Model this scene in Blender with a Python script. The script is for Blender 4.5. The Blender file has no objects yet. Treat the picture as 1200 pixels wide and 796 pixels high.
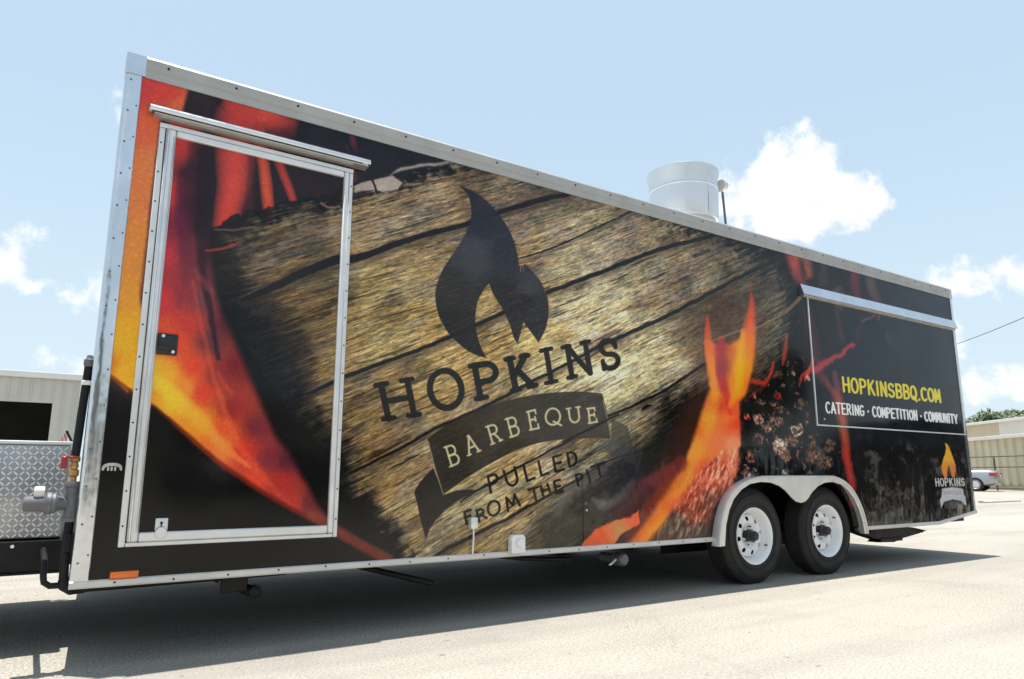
import bpy, bmesh, math, random
import numpy as np
from mathutils import Vector, Matrix
random.seed(7)
S = bpy.context.scene
COL = S.collection
PI = math.pi

# ------------------------------------------------------------------ camera
CAM = np.array([-0.1853, -3.4520, 0.777])
FPX = 834.43                       # focal length in pixels of a 1200 x 796 frame
RC = np.array([[0.8309217847918475, 0.10444023246641905, 0.5464990625798831],
               [-0.5563867610139518, 0.15303956007121597, 0.8167084334213848],
               [0.0016612425272571163, -0.9826856724790328, 0.185273067059669]])
cd = bpy.data.cameras.new('camera')
cam = bpy.data.objects.new('camera', cd); COL.objects.link(cam)
cd.sensor_width = 36; cd.lens = FPX / 1200 * 36; cd.clip_end = 3000; cd.clip_start = 0.05
M = Matrix.Identity(4)
for i in range(3):
    M[i][0] = RC[i, 0]; M[i][1] = -RC[i, 1]; M[i][2] = -RC[i, 2]; M[i][3] = CAM[i]
cam.matrix_world = M
S.camera = cam

# ------------------------------------------------------------------ light and exposure
S.view_settings.view_transform = 'Standard'; S.view_settings.look = 'None'
S.view_settings.gamma = 1.0; S.view_settings.exposure = 0.93
S.view_settings.use_curve_mapping = False
S.cycles.use_denoising = True
S.cycles.max_bounces = 8
ART_GAIN, ART_LIFT = 1.07, 0.005
TO_SUN = Vector((-0.115, 0.125, 2.67)).normalized()
sl = bpy.data.lights.new('sun', 'SUN'); sl.energy = 4.0; sl.angle = math.radians(0.53); sl.color = (1, 0.965, 0.91)
sun = bpy.data.objects.new('sun', sl); COL.objects.link(sun)
sun.rotation_euler = TO_SUN.to_track_quat('Z', 'Y').to_euler(); sun.location = (0, 0, 30)

w = bpy.data.worlds.new('World'); S.world = w; w.use_nodes = True
wt = w.node_tree; wt.nodes.clear()
def WN(t, **k):
    n = wt.nodes.new(t)
    for a, b in k.items(): setattr(n, a, b)
    return n
def wmath(op, a, b=None, c=None, clamp=False):
    n = WN('ShaderNodeMath', operation=op, use_clamp=clamp)
    for i, v in enumerate((a, b, c)):
        if v is None: continue
        if isinstance(v, (int, float)): n.inputs[i].default_value = v
        else: wt.links.new(v, n.inputs[i])
    return n.outputs[0]
def wvec(op, a, b=None):
    n = WN('ShaderNodeVectorMath', operation=op)
    for i, v in enumerate((a, b)):
        if v is None: continue
        if isinstance(v, (tuple, list)): n.inputs[i].default_value = v
        else: wt.links.new(v, n.inputs[i])
    return n
sky = WN('ShaderNodeTexSky', sky_type='NISHITA', sun_disc=False)
sky.sun_elevation = math.asin(TO_SUN.z)
sky.sun_rotation = math.atan2(TO_SUN.x, TO_SUN.y)
sky.air_density = 1.0; sky.dust_density = 2.0; sky.ozone_density = 1.0; sky.altitude = 100
tc = WN('ShaderNodeTexCoord')
nz = WN('ShaderNodeTexNoise'); nz.inputs['Scale'].default_value = 9; nz.inputs['Detail'].default_value = 7; nz.inputs['Roughness'].default_value = 0.62
wt.links.new(tc.outputs['Generated'], nz.inputs['Vector'])
off = wvec('SUBTRACT', nz.outputs['Color'], (0.5, 0.5, 0.5))
sc_ = WN('ShaderNodeVectorMath', operation='SCALE'); wt.links.new(off.outputs[0], sc_.inputs[0]); sc_.inputs['Scale'].default_value = 0.075
dirv = wvec('ADD', tc.outputs['Generated'], sc_.outputs[0]).outputs[0]
# each puff: unit direction of its middle and its angular radius (sideways wider than tall)
PUFFS = [(904,206,25),(916,178,20),(935,186,25),(958,196,24),(930,205,32),(955,218,32),(925,236,34),(890,228,30),(872,240,24),(860,222,14),(853,205,8),(978,226,24),(1002,230,24),(1016,222,15),(1018,242,19),(988,250,22),(905,256,28),(940,256,28),(968,250,24),
 (-6,306,20),(6,304,14),(12,322,10),(28,329,7),(40,332,5),(-24,292,22),(38,271,7),(48,277,6),(10,273,5),(24,274,5),(0,346,6),
 (84,342,9),(97,347,11),(112,340,13),(130,345,16),(60,424,8),(75,424,10),(92,427,10),(106,424,10),(50,421,6),
 (1108,328,14),(1128,326,18),(1148,332,16),(1170,322,12),(1190,322,14),(1210,324,14),(1100,330,9),
 (1152,445,14),(1170,440,18),(1190,446,18),(1210,448,20),(1140,452,11),(1124,390,10),(1118,398,9),
 (136,106,4),(137,140,4)]
field = None
for (px, py, r) in PUFFS:
    d = RC @ np.array([px - 600, py - 398, FPX]); L = np.linalg.norm(d); d = d / L
    rr = r / L
    dist = wvec('DISTANCE', dirv, tuple(float(q) for q in d)).outputs['Value']
    f = wmath('MULTIPLY_ADD', dist, -1.0, rr * 1.05)
    field = f if field is None else wmath('SMOOTH_MAX', field, f, 0.012)
n2 = WN('ShaderNodeTexNoise'); n2.inputs['Scale'].default_value = 34; n2.inputs['Detail'].default_value = 6; n2.inputs['Roughness'].default_value = 0.6
wt.links.new(tc.outputs['Generated'], n2.inputs['Vector'])
fn = wmath('MULTIPLY_ADD', n2.outputs['Fac'], 0.06, wmath('ADD', field, -0.030))
dens = WN('ShaderNodeMapRange', interpolation_type='SMOOTHSTEP'); wt.links.new(fn, dens.inputs['Value'])
dens.inputs['From Min'].default_value = -0.008; dens.inputs['From Max'].default_value = 0.015
# scattered fair-weather clouds over the rest of the sky
sep = WN('ShaderNodeSeparateXYZ'); wt.links.new(tc.outputs['Generated'], sep.inputs[0])
zz = wmath('ADD', wmath('MAXIMUM', sep.outputs['Z'], 0.0), 0.12)
dv = WN('ShaderNodeVectorMath', operation='DIVIDE'); wt.links.new(tc.outputs['Generated'], dv.inputs[0])
cmb = WN('ShaderNodeCombineXYZ')
for i in range(3): wt.links.new(zz, cmb.inputs[i])
wt.links.new(cmb.outputs[0], dv.inputs[1])
n3 = WN('ShaderNodeTexNoise'); n3.inputs['Scale'].default_value = 1.1; n3.inputs['Detail'].default_value = 8; n3.inputs['Roughness'].default_value = 0.55
wt.links.new(dv.outputs[0], n3.inputs['Vector'])
d3 = WN('ShaderNodeMapRange', interpolation_type='SMOOTHSTEP'); wt.links.new(n3.outputs['Fac'], d3.inputs['Value'])
d3.inputs['From Min'].default_value = 0.60; d3.inputs['From Max'].default_value = 0.70
back = WN('ShaderNodeMapRange'); wt.links.new(sep.outputs['Y'], back.inputs['Value'])
back.inputs['From Min'].default_value = 0.05; back.inputs['From Max'].default_value = -0.15
d3m = wmath('MULTIPLY', d3.outputs[0], back.outputs[0])
cl = wmath('MAXIMUM', dens.outputs[0], d3m)
# thin summer haze whitens the sky, most of all low down
hz = WN('ShaderNodeMapRange', interpolation_type='SMOOTHSTEP'); wt.links.new(sep.outputs['Z'], hz.inputs['Value'])
hz.inputs['From Min'].default_value = 0.0; hz.inputs['From Max'].default_value = 0.50
hz.inputs['To Min'].default_value = HZ_LOW = 0.92; hz.inputs['To Max'].default_value = HZ_HIGH = 0.74
hcol = WN('ShaderNodeMix', data_type='RGBA'); wt.links.new(hz.outputs[0], hcol.inputs[0])
hcol.inputs[6].default_value = (1.1, 2.75, 4.8, 1); hcol.inputs[7].default_value = (4.15, 4.85, 5.15, 1)
mixh = WN('ShaderNodeMix', data_type='RGBA'); wt.links.new(hz.outputs[0], mixh.inputs[0])
wt.links.new(sky.outputs[0], mixh.inputs[6]); wt.links.new(hcol.outputs[2], mixh.inputs[7])
shade = WN('ShaderNodeMix', data_type='RGBA'); wt.links.new(n2.outputs['Fac'], shade.inputs[0])
shade.inputs[6].default_value = (5.2, 5.3, 5.5, 1); shade.inputs[7].default_value = (6.6, 6.6, 6.6, 1)
mixc = WN('ShaderNodeMix', data_type='RGBA'); wt.links.new(cl, mixc.inputs[0])
wt.links.new(mixh.outputs[2], mixc.inputs[6]); wt.links.new(shade.outputs[2], mixc.inputs[7])
bg = WN('ShaderNodeBackground'); bg.inputs['Strength'].default_value = 0.10
wt.links.new(mixc.outputs[2], bg.inputs[0])
wo = WN('ShaderNodeOutputWorld'); wt.links.new(bg.outputs[0], wo.inputs[0])
w.cycles.sampling_method = 'MANUAL'; w.cycles.sample_map_resolution = 512

# ------------------------------------------------------------------ helpers
def srgb(r, g=None, b=None):
    c = np.array([r, g, b] if g is not None else r, float) / 255
    c = np.where(c <= 0.04045, c / 12.92, ((c + 0.055) / 1.055) ** 2.4)
    return tuple(float(x) for x in c)
def tag(o, label=None, cat=None, group=None, kind=None):
    if label: o['label'] = label
    if cat: o['category'] = cat
    if group: o['group'] = group
    if kind: o['kind'] = kind
    return o
def empty(name, loc=(0, 0, 0), rz=0, parent=None):
    o = bpy.data.objects.new(name, None); COL.objects.link(o); o.location = loc; o.rotation_euler.z = rz
    o.empty_display_size = 0.2
    if parent: o.parent = parent
    return o
def link_bm(name, bm, mat, parent=None, smooth=False, uvwall=False):
    me = bpy.data.meshes.new(name)
    bmesh.ops.recalc_face_normals(bm, faces=bm.faces)
    if uvwall:
        ul = bm.loops.layers.uv.new('wall')
        for f in bm.faces:
            for l in f.loops: l[ul].uv = (l.vert.co.x / WL, (l.vert.co.z - Z0) / (Z1 - Z0))
    bm.to_mesh(me); bm.free()
    if smooth:
        for p in me.polygons: p.use_smooth = True
        if smooth != 'full':
            try: me.set_sharp_from_angle(angle=math.radians(40))
            except Exception: pass
    o = bpy.data.objects.new(name, me); COL.objects.link(o)
    if mat: me.materials.append(mat)
    if parent: o.parent = parent
    return o
def bm_box(bm, x0, x1, y0, y1, z0, z1, bev=0, seg=1):
    r = bmesh.ops.create_cube(bm, size=1)
    vs = r['verts']
    for v in vs:
        v.co = Vector(((x0 + x1) / 2 + v.co.x * (x1 - x0), (y0 + y1) / 2 + v.co.y * (y1 - y0), (z0 + z1) / 2 + v.co.z * (z1 - z0)))
    if bev:
        es = list({e for v in vs for e in v.link_edges})
        bmesh.ops.bevel(bm, geom=es, offset=bev, segments=seg, affect='EDGES', profile=0.5)
    return bm
def box(name, x0, x1, y0, y1, z0, z1, mat, parent=None, bev=0, seg=1, uvwall=False):
    bm = bmesh.new(); bm_box(bm, x0, x1, y0, y1, z0, z1, bev, seg)
    return link_bm(name, bm, mat, parent, smooth=bool(bev), uvwall=uvwall)
def bm_prism(bm, prof, a, b, fn):
    """prof: closed outline [(p,q)], swept between a and b; fn(p,q,t)->xyz"""
    A = [bm.verts.new(fn(p, q, a)) for p, q in prof]; B = [bm.verts.new(fn(p, q, b)) for p, q in prof]
    n = len(prof)
    for i in range(n): bm.faces.new((A[i], A[(i + 1) % n], B[(i + 1) % n], B[i]))
    bm.faces.new(A[::-1]); bm.faces.new(B)
def along_x(name, prof, x0, x1, mat, parent=None, smooth=False):
    bm = bmesh.new(); bm_prism(bm, prof, x0, x1, lambda p, q, t: (t, p, q)); return link_bm(name, bm, mat, parent, smooth)
def along_z(name, prof, z0, z1, mat, parent=None, smooth=False):
    bm = bmesh.new(); bm_prism(bm, prof, z0, z1, lambda p, q, t: (p, q, t)); return link_bm(name, bm, mat, parent, smooth)
def plate(name, outline, y0, y1, mat, parent=None, holes=(), uvwall=False, smooth=False):
    """flat sheet in the xz plane with thickness y0..y1 and real holes"""
    bm = bmesh.new(); edges = []
    for lp in [outline] + list(holes):
        vs = [bm.verts.new((x, y0, z)) for x, z in lp]
        edges += [bm.edges.new((vs[i], vs[(i + 1) % len(vs)])) for i in range(len(vs))]
    r = bmesh.ops.triangle_fill(bm, use_beauty=True, use_dissolve=False, edges=edges)
    fs = [f for f in bm.faces]
    ex = bmesh.ops.extrude_face_region(bm, geom=fs)
    for v in [g for g in ex['geom'] if isinstance(g, bmesh.types.BMVert)]: v.co.y = y1
    return link_bm(name, bm, mat, parent, smooth, uvwall)
def bm_tube(bm, pts, r, n=12, cap=True):
    pts = [Vector(p) for p in pts]; rings = []
    prev = None
    for i, p in enumerate(pts):
        t = (pts[min(i + 1, len(pts) - 1)] - pts[max(i - 1, 0)]).normalized()
        if prev is None:
            u = t.orthogonal().normalized()
        else:
            u = (prev - t * prev.dot(t)).normalized()
        prev = u; v = t.cross(u)
        rr = r[i] if isinstance(r, (list, tuple)) else r
        rings.append([bm.verts.new(p + (u * math.cos(a) + v * math.sin(a)) * rr) for a in [2 * PI * k / n for k in range(n)]])
    for a, b in zip(rings, rings[1:]):
        for k in range(n): bm.faces.new((a[k], a[(k + 1) % n], b[(k + 1) % n], b[k]))
    if cap: bm.faces.new(rings[0][::-1]); bm.faces.new(rings[-1])
def tube(name, pts, r, mat, parent=None, n=12, cap=True):
    bm = bmesh.new(); bm_tube(bm, pts, r, n, cap); return link_bm(name, bm, mat, parent, True)
def bm_lathe(bm, prof, c, axis='y', n=48, a0=0):
    """prof [(radius, height along axis)]"""
    rings = []
    for r, h in prof:
        ring = []
        for k in range(n):
            a = a0 + 2 * PI * k / n
            p, q = r * math.cos(a), r * math.sin(a)
            ring.append(bm.verts.new((c[0] + p, c[1] + h, c[2] + q) if axis == 'y' else (c[0] + p, c[1] + q, c[2] + h) if axis == 'z' else (c[0] + h, c[1] + p, c[2] + q)))
        rings.append(ring)
    for a, b in zip(rings, rings[1:]):
        for k in range(n): bm.faces.new((a[k], a[(k + 1) % n], b[(k + 1) % n], b[k]))
    return rings
def lathe(name, prof, c, mat, parent=None, axis='y', n=48, capends=False):
    bm = bmesh.new(); rg = bm_lathe(bm, prof, c, axis, n)
    if capends: bm.faces.new(rg[0]); bm.faces.new(rg[-1])
    bmesh.ops.remove_doubles(bm, verts=bm.verts, dist=1e-5)
    return link_bm(name, bm, mat, parent, True)
def copy_tree(o, parent=None):
    c = o.copy(); COL.objects.link(c); c.parent = parent
    for ch in list(o.children): copy_tree(ch, c)
    return c
def at_depth(px, py, dep):
    r = RC @ np.array([px - 600, py - 398, FPX]); return CAM + r * dep / FPX
def at_y(px, py, y):
    r = RC @ np.array([px - 600, py - 398, FPX]); return CAM + r * (y - CAM[1]) / r[1]

# ------------------------------------------------------------------ materials
class NT:
    def __init__(s, name):
        s.m = bpy.data.materials.new(name); s.m.use_nodes = True; s.t = s.m.node_tree
        s.b = s.t.nodes['Principled BSDF']; s.o = s.t.nodes['Material Output']
        s.tc = s.t.nodes.new('ShaderNodeTexCoord')
    def noise(s, scale, detail=4, rough=0.55, vec='Object', stretch=None):
        n = s.t.nodes.new('ShaderNodeTexNoise'); n.inputs['Scale'].default_value = scale
        n.inputs['Detail'].default_value = detail; n.inputs['Roughness'].default_value = rough
        src = s.tc.outputs[vec]
        if stretch:
            mp = s.t.nodes.new('ShaderNodeMapping'); mp.inputs['Scale'].default_value = stretch
            s.t.links.new(src, mp.inputs[0]); src = mp.outputs[0]
        s.t.links.new(src, n.inputs['Vector']); return n.outputs['Fac']
    def ramp(s, fac, stops):
        r = s.t.nodes.new('ShaderNodeValToRGB'); s.t.links.new(fac, r.inputs[0])
        e = r.color_ramp.elements
        while len(e) < len(stops): e.new(0.5)
        for el, (p, c) in zip(e, stops): el.position = p; el.color = (*c, 1) if len(c) == 3 else c
        return r.outputs[0]
    def mix(s, fac, a, b, blend='MIX'):
        n = s.t.nodes.new('ShaderNodeMix'); n.data_type = 'RGBA'; n.blend_type = blend
        for i, v in ((0, fac), (6, a), (7, b)):
            if isinstance(v, (int, float)): n.inputs[i].default_value = v
            elif isinstance(v, tuple): n.inputs[i].default_value = (*v, 1) if len(v) == 3 else v
            else: s.t.links.new(v, n.inputs[i])
        return n.outputs[2]
    def bump(s, h, strength=0.3, dist=0.01, normal=None):
        n = s.t.nodes.new('ShaderNodeBump'); n.inputs['Strength'].default_value = strength; n.inputs['Distance'].default_value = dist
        s.t.links.new(h, n.inputs['Height'])
        if normal: s.t.links.new(normal, n.inputs['Normal'])
        s.t.links.new(n.outputs[0], s.b.inputs['Normal']); return n.outputs[0]
    def set(s, **k):
        names = dict(color='Base Color', rough='Roughness', metal='Metallic', spec='Specular IOR Level', coat='Coat Weight', coatr='Coat Roughness')
        for a, v in k.items():
            i = s.b.inputs[names[a]]
            if isinstance(v, (int, float)): i.default_value = v
            elif isinstance(v, tuple): i.default_value = (*v, 1)
            else: s.t.links.new(v, i)
        return s
def simple(name, col, rough=0.5, metal=0.0, var=0.12, scale=6, bump=0.0, bscale=60):
    n = NT(name)
    c2 = tuple(max(0, x * (1 - var)) for x in col); c1 = tuple(min(1, x * (1 + var)) for x in col)
    f = n.noise(scale, 5)
    n.set(color=n.ramp(f, [(0.3, c2), (0.7, c1)]), metal=metal)
    r = n.ramp(n.noise(scale * 2.3, 4), [(0.3, (max(0, rough - 0.08),) * 3), (0.7, (min(1, rough + 0.1),) * 3)])
    n.t.links.new(r, n.b.inputs['Roughness'])
    if bump: n.bump(n.noise(bscale, 3), bump, 0.004)
    return n.m
MT = {}
def lowspec(k, v): MT[k].node_tree.nodes['Principled BSDF'].inputs['Specular IOR Level'].default_value = v
MT['alu'] = simple('mill_aluminium', (0.60, 0.58, 0.55), 0.5, 0.35, 0.10, 5, 0.10, 25)
MT['alu_frame'] = simple('satin_aluminium_frame', (0.70, 0.70, 0.69), 0.38, 0.5, 0.08, 8, 0.05, 30)
MT['fender'] = simple('smooth_mudguard_aluminium', (0.78, 0.75, 0.68), 0.34, 0.5, 0.07, 5)
MT['roof_trim'] = simple('dull_roof_edge_aluminium', (0.42, 0.41, 0.39), 0.5, 0.45, 0.10, 5, 0.1, 25)
MT['black'] = simple('black_painted_steel', (0.008, 0.008, 0.008), 0.5, 0.0, 0.3, 5, 0.15, 80)
MT['dark_iron'] = simple('dark_iron_pipe', (0.012, 0.012, 0.013), 0.5, 0.2, 0.3, 9, 0.2, 70)
MT['rubber'] = simple('tyre_rubber', (0.028, 0.026, 0.025), 0.75, 0, 0.25, 9, 0.15, 60)
MT['white_paint'] = simple('white_painted_steel', (0.80, 0.80, 0.80), 0.35, 0, 0.05, 9)
MT['white_sheet'] = simple('white_roof_sheet', (0.75, 0.75, 0.73), 0.4, 0, 0.06, 3)
MT['galv'] = simple('brushed_fan_steel', (0.62, 0.64, 0.66), 0.34, 0.7, 0.05, 3)
MT['plastic_black'] = simple('black_plastic', (0.012, 0.012, 0.012), 0.3, 0, 0.2, 9)
MT['orange'] = simple('amber_lens', (0.75, 0.16, 0.012), 0.25, 0, 0.1, 20)
MT['white_plastic'] = simple('white_plastic', (0.78, 0.78, 0.76), 0.4, 0, 0.05, 20)
MT['chrome'] = simple('chrome', (0.7, 0.7, 0.7), 0.15, 1.0, 0.1, 9)
MT['brass'] = simple('brass', (0.45, 0.27, 0.10), 0.35, 0.9, 0.15, 20)
MT['red'] = simple('red_plastic', (0.30, 0.02, 0.02), 0.4, 0, 0.1, 20)
MT['grey_cast'] = simple('grey_cast_metal', (0.13, 0.13, 0.14), 0.5, 0.2, 0.15, 20, 0.2, 90)
MT['rail_dark'] = simple('gutter_underside_alloy', (0.50, 0.47, 0.43), 0.35, 0.7, 0.08, 8)
for k in ('black', 'dark_iron', 'rubber'): lowspec(k, 0.25)
# polished trim that catches wavy reflections
n = NT('polished_corner_trim'); n.set(color=n.ramp(n.noise(4), [(0.3, (0.58, 0.60, 0.62)), (0.7, (0.72, 0.73, 0.75))]), metal=0.95, rough=0.16)
n.bump(n.noise(6, 3, 0.5, 'Object', (1, 1, 0.6)), 0.45, 0.016); MT['polished'] = n.m
n = NT('tread_plate_metal'); n.set(color=n.ramp(n.noise(3), [(0.3, (0.26, 0.265, 0.27)), (0.7, (0.44, 0.44, 0.45))]), metal=0.9, rough=0.34)
n.bump(n.noise(20, 4), 0.15, 0.004); MT['tread'] = n.m
n = NT('tread_lozenge_metal'); n.set(color=n.ramp(n.noise(5), [(0.3, (0.72, 0.73, 0.75)), (0.7, (0.9, 0.9, 0.9))]), metal=0.6, rough=0.34); MT['lozenge'] = n.m

# ------------------------------------------------------------------ printed vinyl wrap (drawn in numpy, one sheet for the whole wall)
WL, Z0, Z1 = 7.637, 0.321, 2.671
TW, TH = 3200, 986
gx, gz = np.meshgrid((np.arange(TW) + 0.5) / TW * WL, Z0 + (np.arange(TH) + 0.5) / TH * (Z1 - Z0))
gx = gx.astype(np.float32); gz = gz.astype(np.float32)
# the drawing below is laid out in image pixels, PX/PY, projected onto the wall
_d = [gx - CAM[0], 0 - CAM[1], gz - CAM[2]]
_c = [RC[0, i] * _d[0] + RC[1, i] * _d[1] + RC[2, i] * _d[2] for i in range(3)]
PX = (600 + FPX * _c[0] / _c[2]).astype(np.float32); PY = (398 + FPX * _c[1] / _c[2]).astype(np.float32)
del _c, _d
def image_px(x, z):  # wall point to image pixels
    v = RC.T @ (np.array([x, 0, z]) - CAM); return 600 + FPX * v[0] / v[2], 398 + FPX * v[1] / v[2]
def wall_xz(px, py):
    p = at_y(px, py, 0); return p[0], p[2]
rng = np.random.default_rng(3)
LAT = rng.random((256, 256)).astype(np.float32)
def vn(x, y, s=0):
    x = x + s * 17.3; y = y + s * 31.7
    xi = np.floor(x).astype(np.int32); yi = np.floor(y).astype(np.int32)
    fx = x - xi; fy = y - yi; fx = fx * fx * (3 - 2 * fx); fy = fy * fy * (3 - 2 * fy)
    a = LAT[yi & 255, xi & 255]; b = LAT[yi & 255, (xi + 1) & 255]; c = LAT[(yi + 1) & 255, xi & 255]; d = LAT[(yi + 1) & 255, (xi + 1) & 255]
    return (a + (b - a) * fx) + ((c + (d - c) * fx) - (a + (b - a) * fx)) * fy
def fbm(x, y, o=4, s=0, g=0.5):
    r = 0; a = 1; t = 0
    for i in range(o):
        r = r + a * vn(x * 2 ** i, y * 2 ** i, s + i * 3); t += a; a *= g
    return r / t
n_lo = fbm(gx * 9, gz * 9, 4, 1); n_mid = fbm(gx * 28, gz * 28, 4, 2); n_hi = fbm(gx * 95, gz * 95, 3, 5)
n_b = fbm(gx * 9, gz * 9, 4, 11)
WXo = (n_lo - 0.5) * 16 + (n_mid - 0.5) * 7; WYo = (n_b - 0.5) * 16 + (n_mid - 0.5) * 6
IMG = np.zeros((TH, TW, 3), np.float32)
MASK = None
def win(pts, m):
    q = []
    for x, y in pts:
        for dx in (-m, m):
            for dy in (-m, m): q.append(wall_xz(x + dx, y + dy))
    q = np.array(q); i0, i1 = sorted((int((q[:, 0].min()) / WL * TW), int(q[:, 0].max() / WL * TW) + 2))
    j0 = int((q[:, 1].min() - Z0) / (Z1 - Z0) * TH); j1 = int((q[:, 1].max() - Z0) / (Z1 - Z0) * TH) + 2
    return slice(max(0, j0), min(TH, max(j1, 1))), slice(max(0, i0), min(TW, max(i1, 1)))
def coords(sl, warp):
    x, y = PX[sl], PY[sl]
    return (x + WXo[sl] * warp, y + WYo[sl] * warp) if warp else (x, y)
def spline(pts, k=5, closed=False):
    P_ = np.array(pts, float); n_ = len(P_); out = []
    for i in range(n_ if closed else n_ - 1):
        a, b, c, d = (P_[(i - 1) % n_] if closed or i else P_[0]), P_[i], P_[(i + 1) % n_], (P_[(i + 2) % n_] if closed or i + 2 < n_ else P_[-1])
        for j in range(k):
            t = j / k
            out.append(0.5 * ((2 * b) + (c - a) * t + (2 * a - 5 * b + 4 * c - d) * t * t + (3 * b - a - 3 * c + d) * t ** 3))
    if not closed: out.append(P_[-1])
    return [tuple(o) for o in out]
def sdist(pts, x, y, closed=True):
    """signed distance, positive inside"""
    D = np.full(x.shape, 1e9, np.float32); ins = np.zeros(x.shape, bool)
    n_ = len(pts)
    for i in range(n_ if closed else n_ - 1):
        ax, ay = pts[i]; bx, by = pts[(i + 1) % n_]
        ex, ey = bx - ax, by - ay; L = ex * ex + ey * ey + 1e-9
        t = np.clip(((x - ax) * ex + (y - ay) * ey) / L, 0, 1)
        D = np.minimum(D, (x - ax - ex * t) ** 2 + (y - ay - ey * t) ** 2)
        if closed and abs(ey) > 1e-9:
            c = ((ay > y) != (by > y)) & (x < (bx - ax) * (y - ay) / (by - ay) + ax); ins ^= c
    D = np.sqrt(D); return np.where(ins, D, -D) if closed else D
def sm(v, a, b):
    t = np.clip((v - a) / (b - a), 0, 1); return t * t * (3 - 2 * t)
def idw(ctrl, x, y, p=2.0, eps=30):
    num = 0; den = 0
    for cx, cy, c in ctrl:
        w_ = 1.0 / (((x - cx) ** 2 + (y - cy) ** 2) + eps) ** p
        num = num + w_[..., None] * np.array(c, np.float32); den = den + w_
    return num / den[..., None]
def over(sl, m, col):
    col = np.asarray(col, np.float32)
    if MASK is not None: m = m * MASK[sl]
    IMG[sl] = IMG[sl] * (1 - m[..., None]) + col * m[..., None]
def poly(pts, col, soft=0.6, alpha=1.0, warp=0, sp=0, mod=None, p=2.0):
    if sp: pts = spline(pts, sp, True)
    sl = win(pts, soft + 2 + 12 * warp)
    x, y = coords(sl, warp)
    m = sm(sdist(pts, x, y), -soft, soft) * alpha
    if mod is not None: m = m * mod(sl)
    over(sl, m, idw(col, x, y, p) if isinstance(col, list) else col)
def glow(pts, wd, col, alpha=1.0, warp=0.3, power=1.0, sp=4, streak=0):
    """soft tapering stroke: pts, widths and colours per point"""
    n_ = len(pts)
    wd = [wd] * n_ if isinstance(wd, (int, float)) else wd
    col = [col] * n_ if not isinstance(col, list) else col
    full = [(a[0], a[1], b, *c) for a, b, c in zip(pts, wd, col)]
    if sp: full = spline(full, sp)
    mw = max(abs(f[2]) for f in full)
    sl = win([(f[0], f[1]) for f in full], mw + 14 * warp); x, y = coords(sl, warp)
    best = np.full(x.shape, 1e9, np.float32); C_ = np.zeros(x.shape + (3,), np.float32)
    for a, b in zip(full, full[1:]):
        ex, ey = b[0] - a[0], b[1] - a[1]; L = ex * ex + ey * ey + 1e-9
        t = np.clip(((x - a[0]) * ex + (y - a[1]) * ey) / L, 0, 1)
        wq = np.maximum(a[2] + (b[2] - a[2]) * t, 0.3)
        q = ((x - a[0] - ex * t) ** 2 + (y - a[1] - ey * t) ** 2) / wq ** 2
        u = q < best; best = np.where(u, q, best)
        ca = np.array(a[3:], np.float32); cb = np.array(b[3:], np.float32)
        C_ = np.where(u[..., None], ca + (cb - ca) * t[..., None], C_)
    m = np.clip(1 - best, 0, 1) ** power * alpha
    if warp >= 0.25 and mw > 3: m = m * np.clip(0.55 + 0.75 * (0.5 * n_mid[sl] + 0.5 * n_lo[sl]) * 1.15 + 0.35 * (n_hi[sl] - 0.5), 0, 1)
    over(sl, m, C_)
def line(pts, wd, col, alpha=1.0, warp=0.0, sp=4, soft=0.7):
    n_ = len(pts); wd = [wd] * n_ if isinstance(wd, (int, float)) else wd
    full = [(a[0], a[1], b) for a, b in zip(pts, wd)]
    if sp: full = spline(full, sp)
    sl = win([(f[0], f[1]) for f in full], max(wd) + 2 + 12 * warp); x, y = coords(sl, warp)
    m = np.zeros(x.shape, np.float32)
    for a, b in zip(full, full[1:]):
        ex, ey = b[0] - a[0], b[1] - a[1]; L = ex * ex + ey * ey + 1e-9
        t = np.clip(((x - a[0]) * ex + (y - a[1]) * ey) / L, 0, 1)
        d = np.sqrt((x - a[0] - ex * t) ** 2 + (y - a[1] - ey * t) ** 2)
        hw = np.maximum((a[2] + (b[2] - a[2]) * t) / 2, 0.05)
        m = np.maximum(m, sm(hw - d, -soft, soft) * np.minimum(1, hw * 2.2))
    over(sl, m * alpha, col)

# ---- background of the print: near-black with embers of colour
allsl = (slice(0, TH), slice(0, TW))
base = idw([(290, 470, (17, 15, 17)), (262, 350, (22, 18, 22)), (330, 540, (16, 14, 15)), (280, 420, (18, 16, 18)), (250, 290, (24, 20, 26)), (380, 600, (16, 14, 14)), (105, 300, (215, 120, 60)), (140, 600, (17, 15, 15)), (350, 150, (30, 28, 34)), (420, 130, (26, 28, 36)), (300, 640, (18, 17, 17)),
            (600, 200, (38, 36, 40)), (800, 600, (32, 26, 22)), (900, 420, (30, 25, 24)), (900, 520, (20, 17, 17)), (1000, 330, (32, 28, 32)),
            (1080, 360, (26, 30, 40)), (1060, 450, (22, 26, 34)), (1100, 420, (22, 27, 35)), (1040, 400, (28, 32, 42)), (1000, 560, (24, 22, 20)), (1100, 560, (34, 32, 30)), (1060, 590, (36, 33, 30)),
            (700, 620, (46, 42, 38)), (480, 640, (30, 26, 22))], PX, PY, 1.5)
IMG[:] = base * (0.8 + 0.4 * n_lo[..., None])

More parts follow.
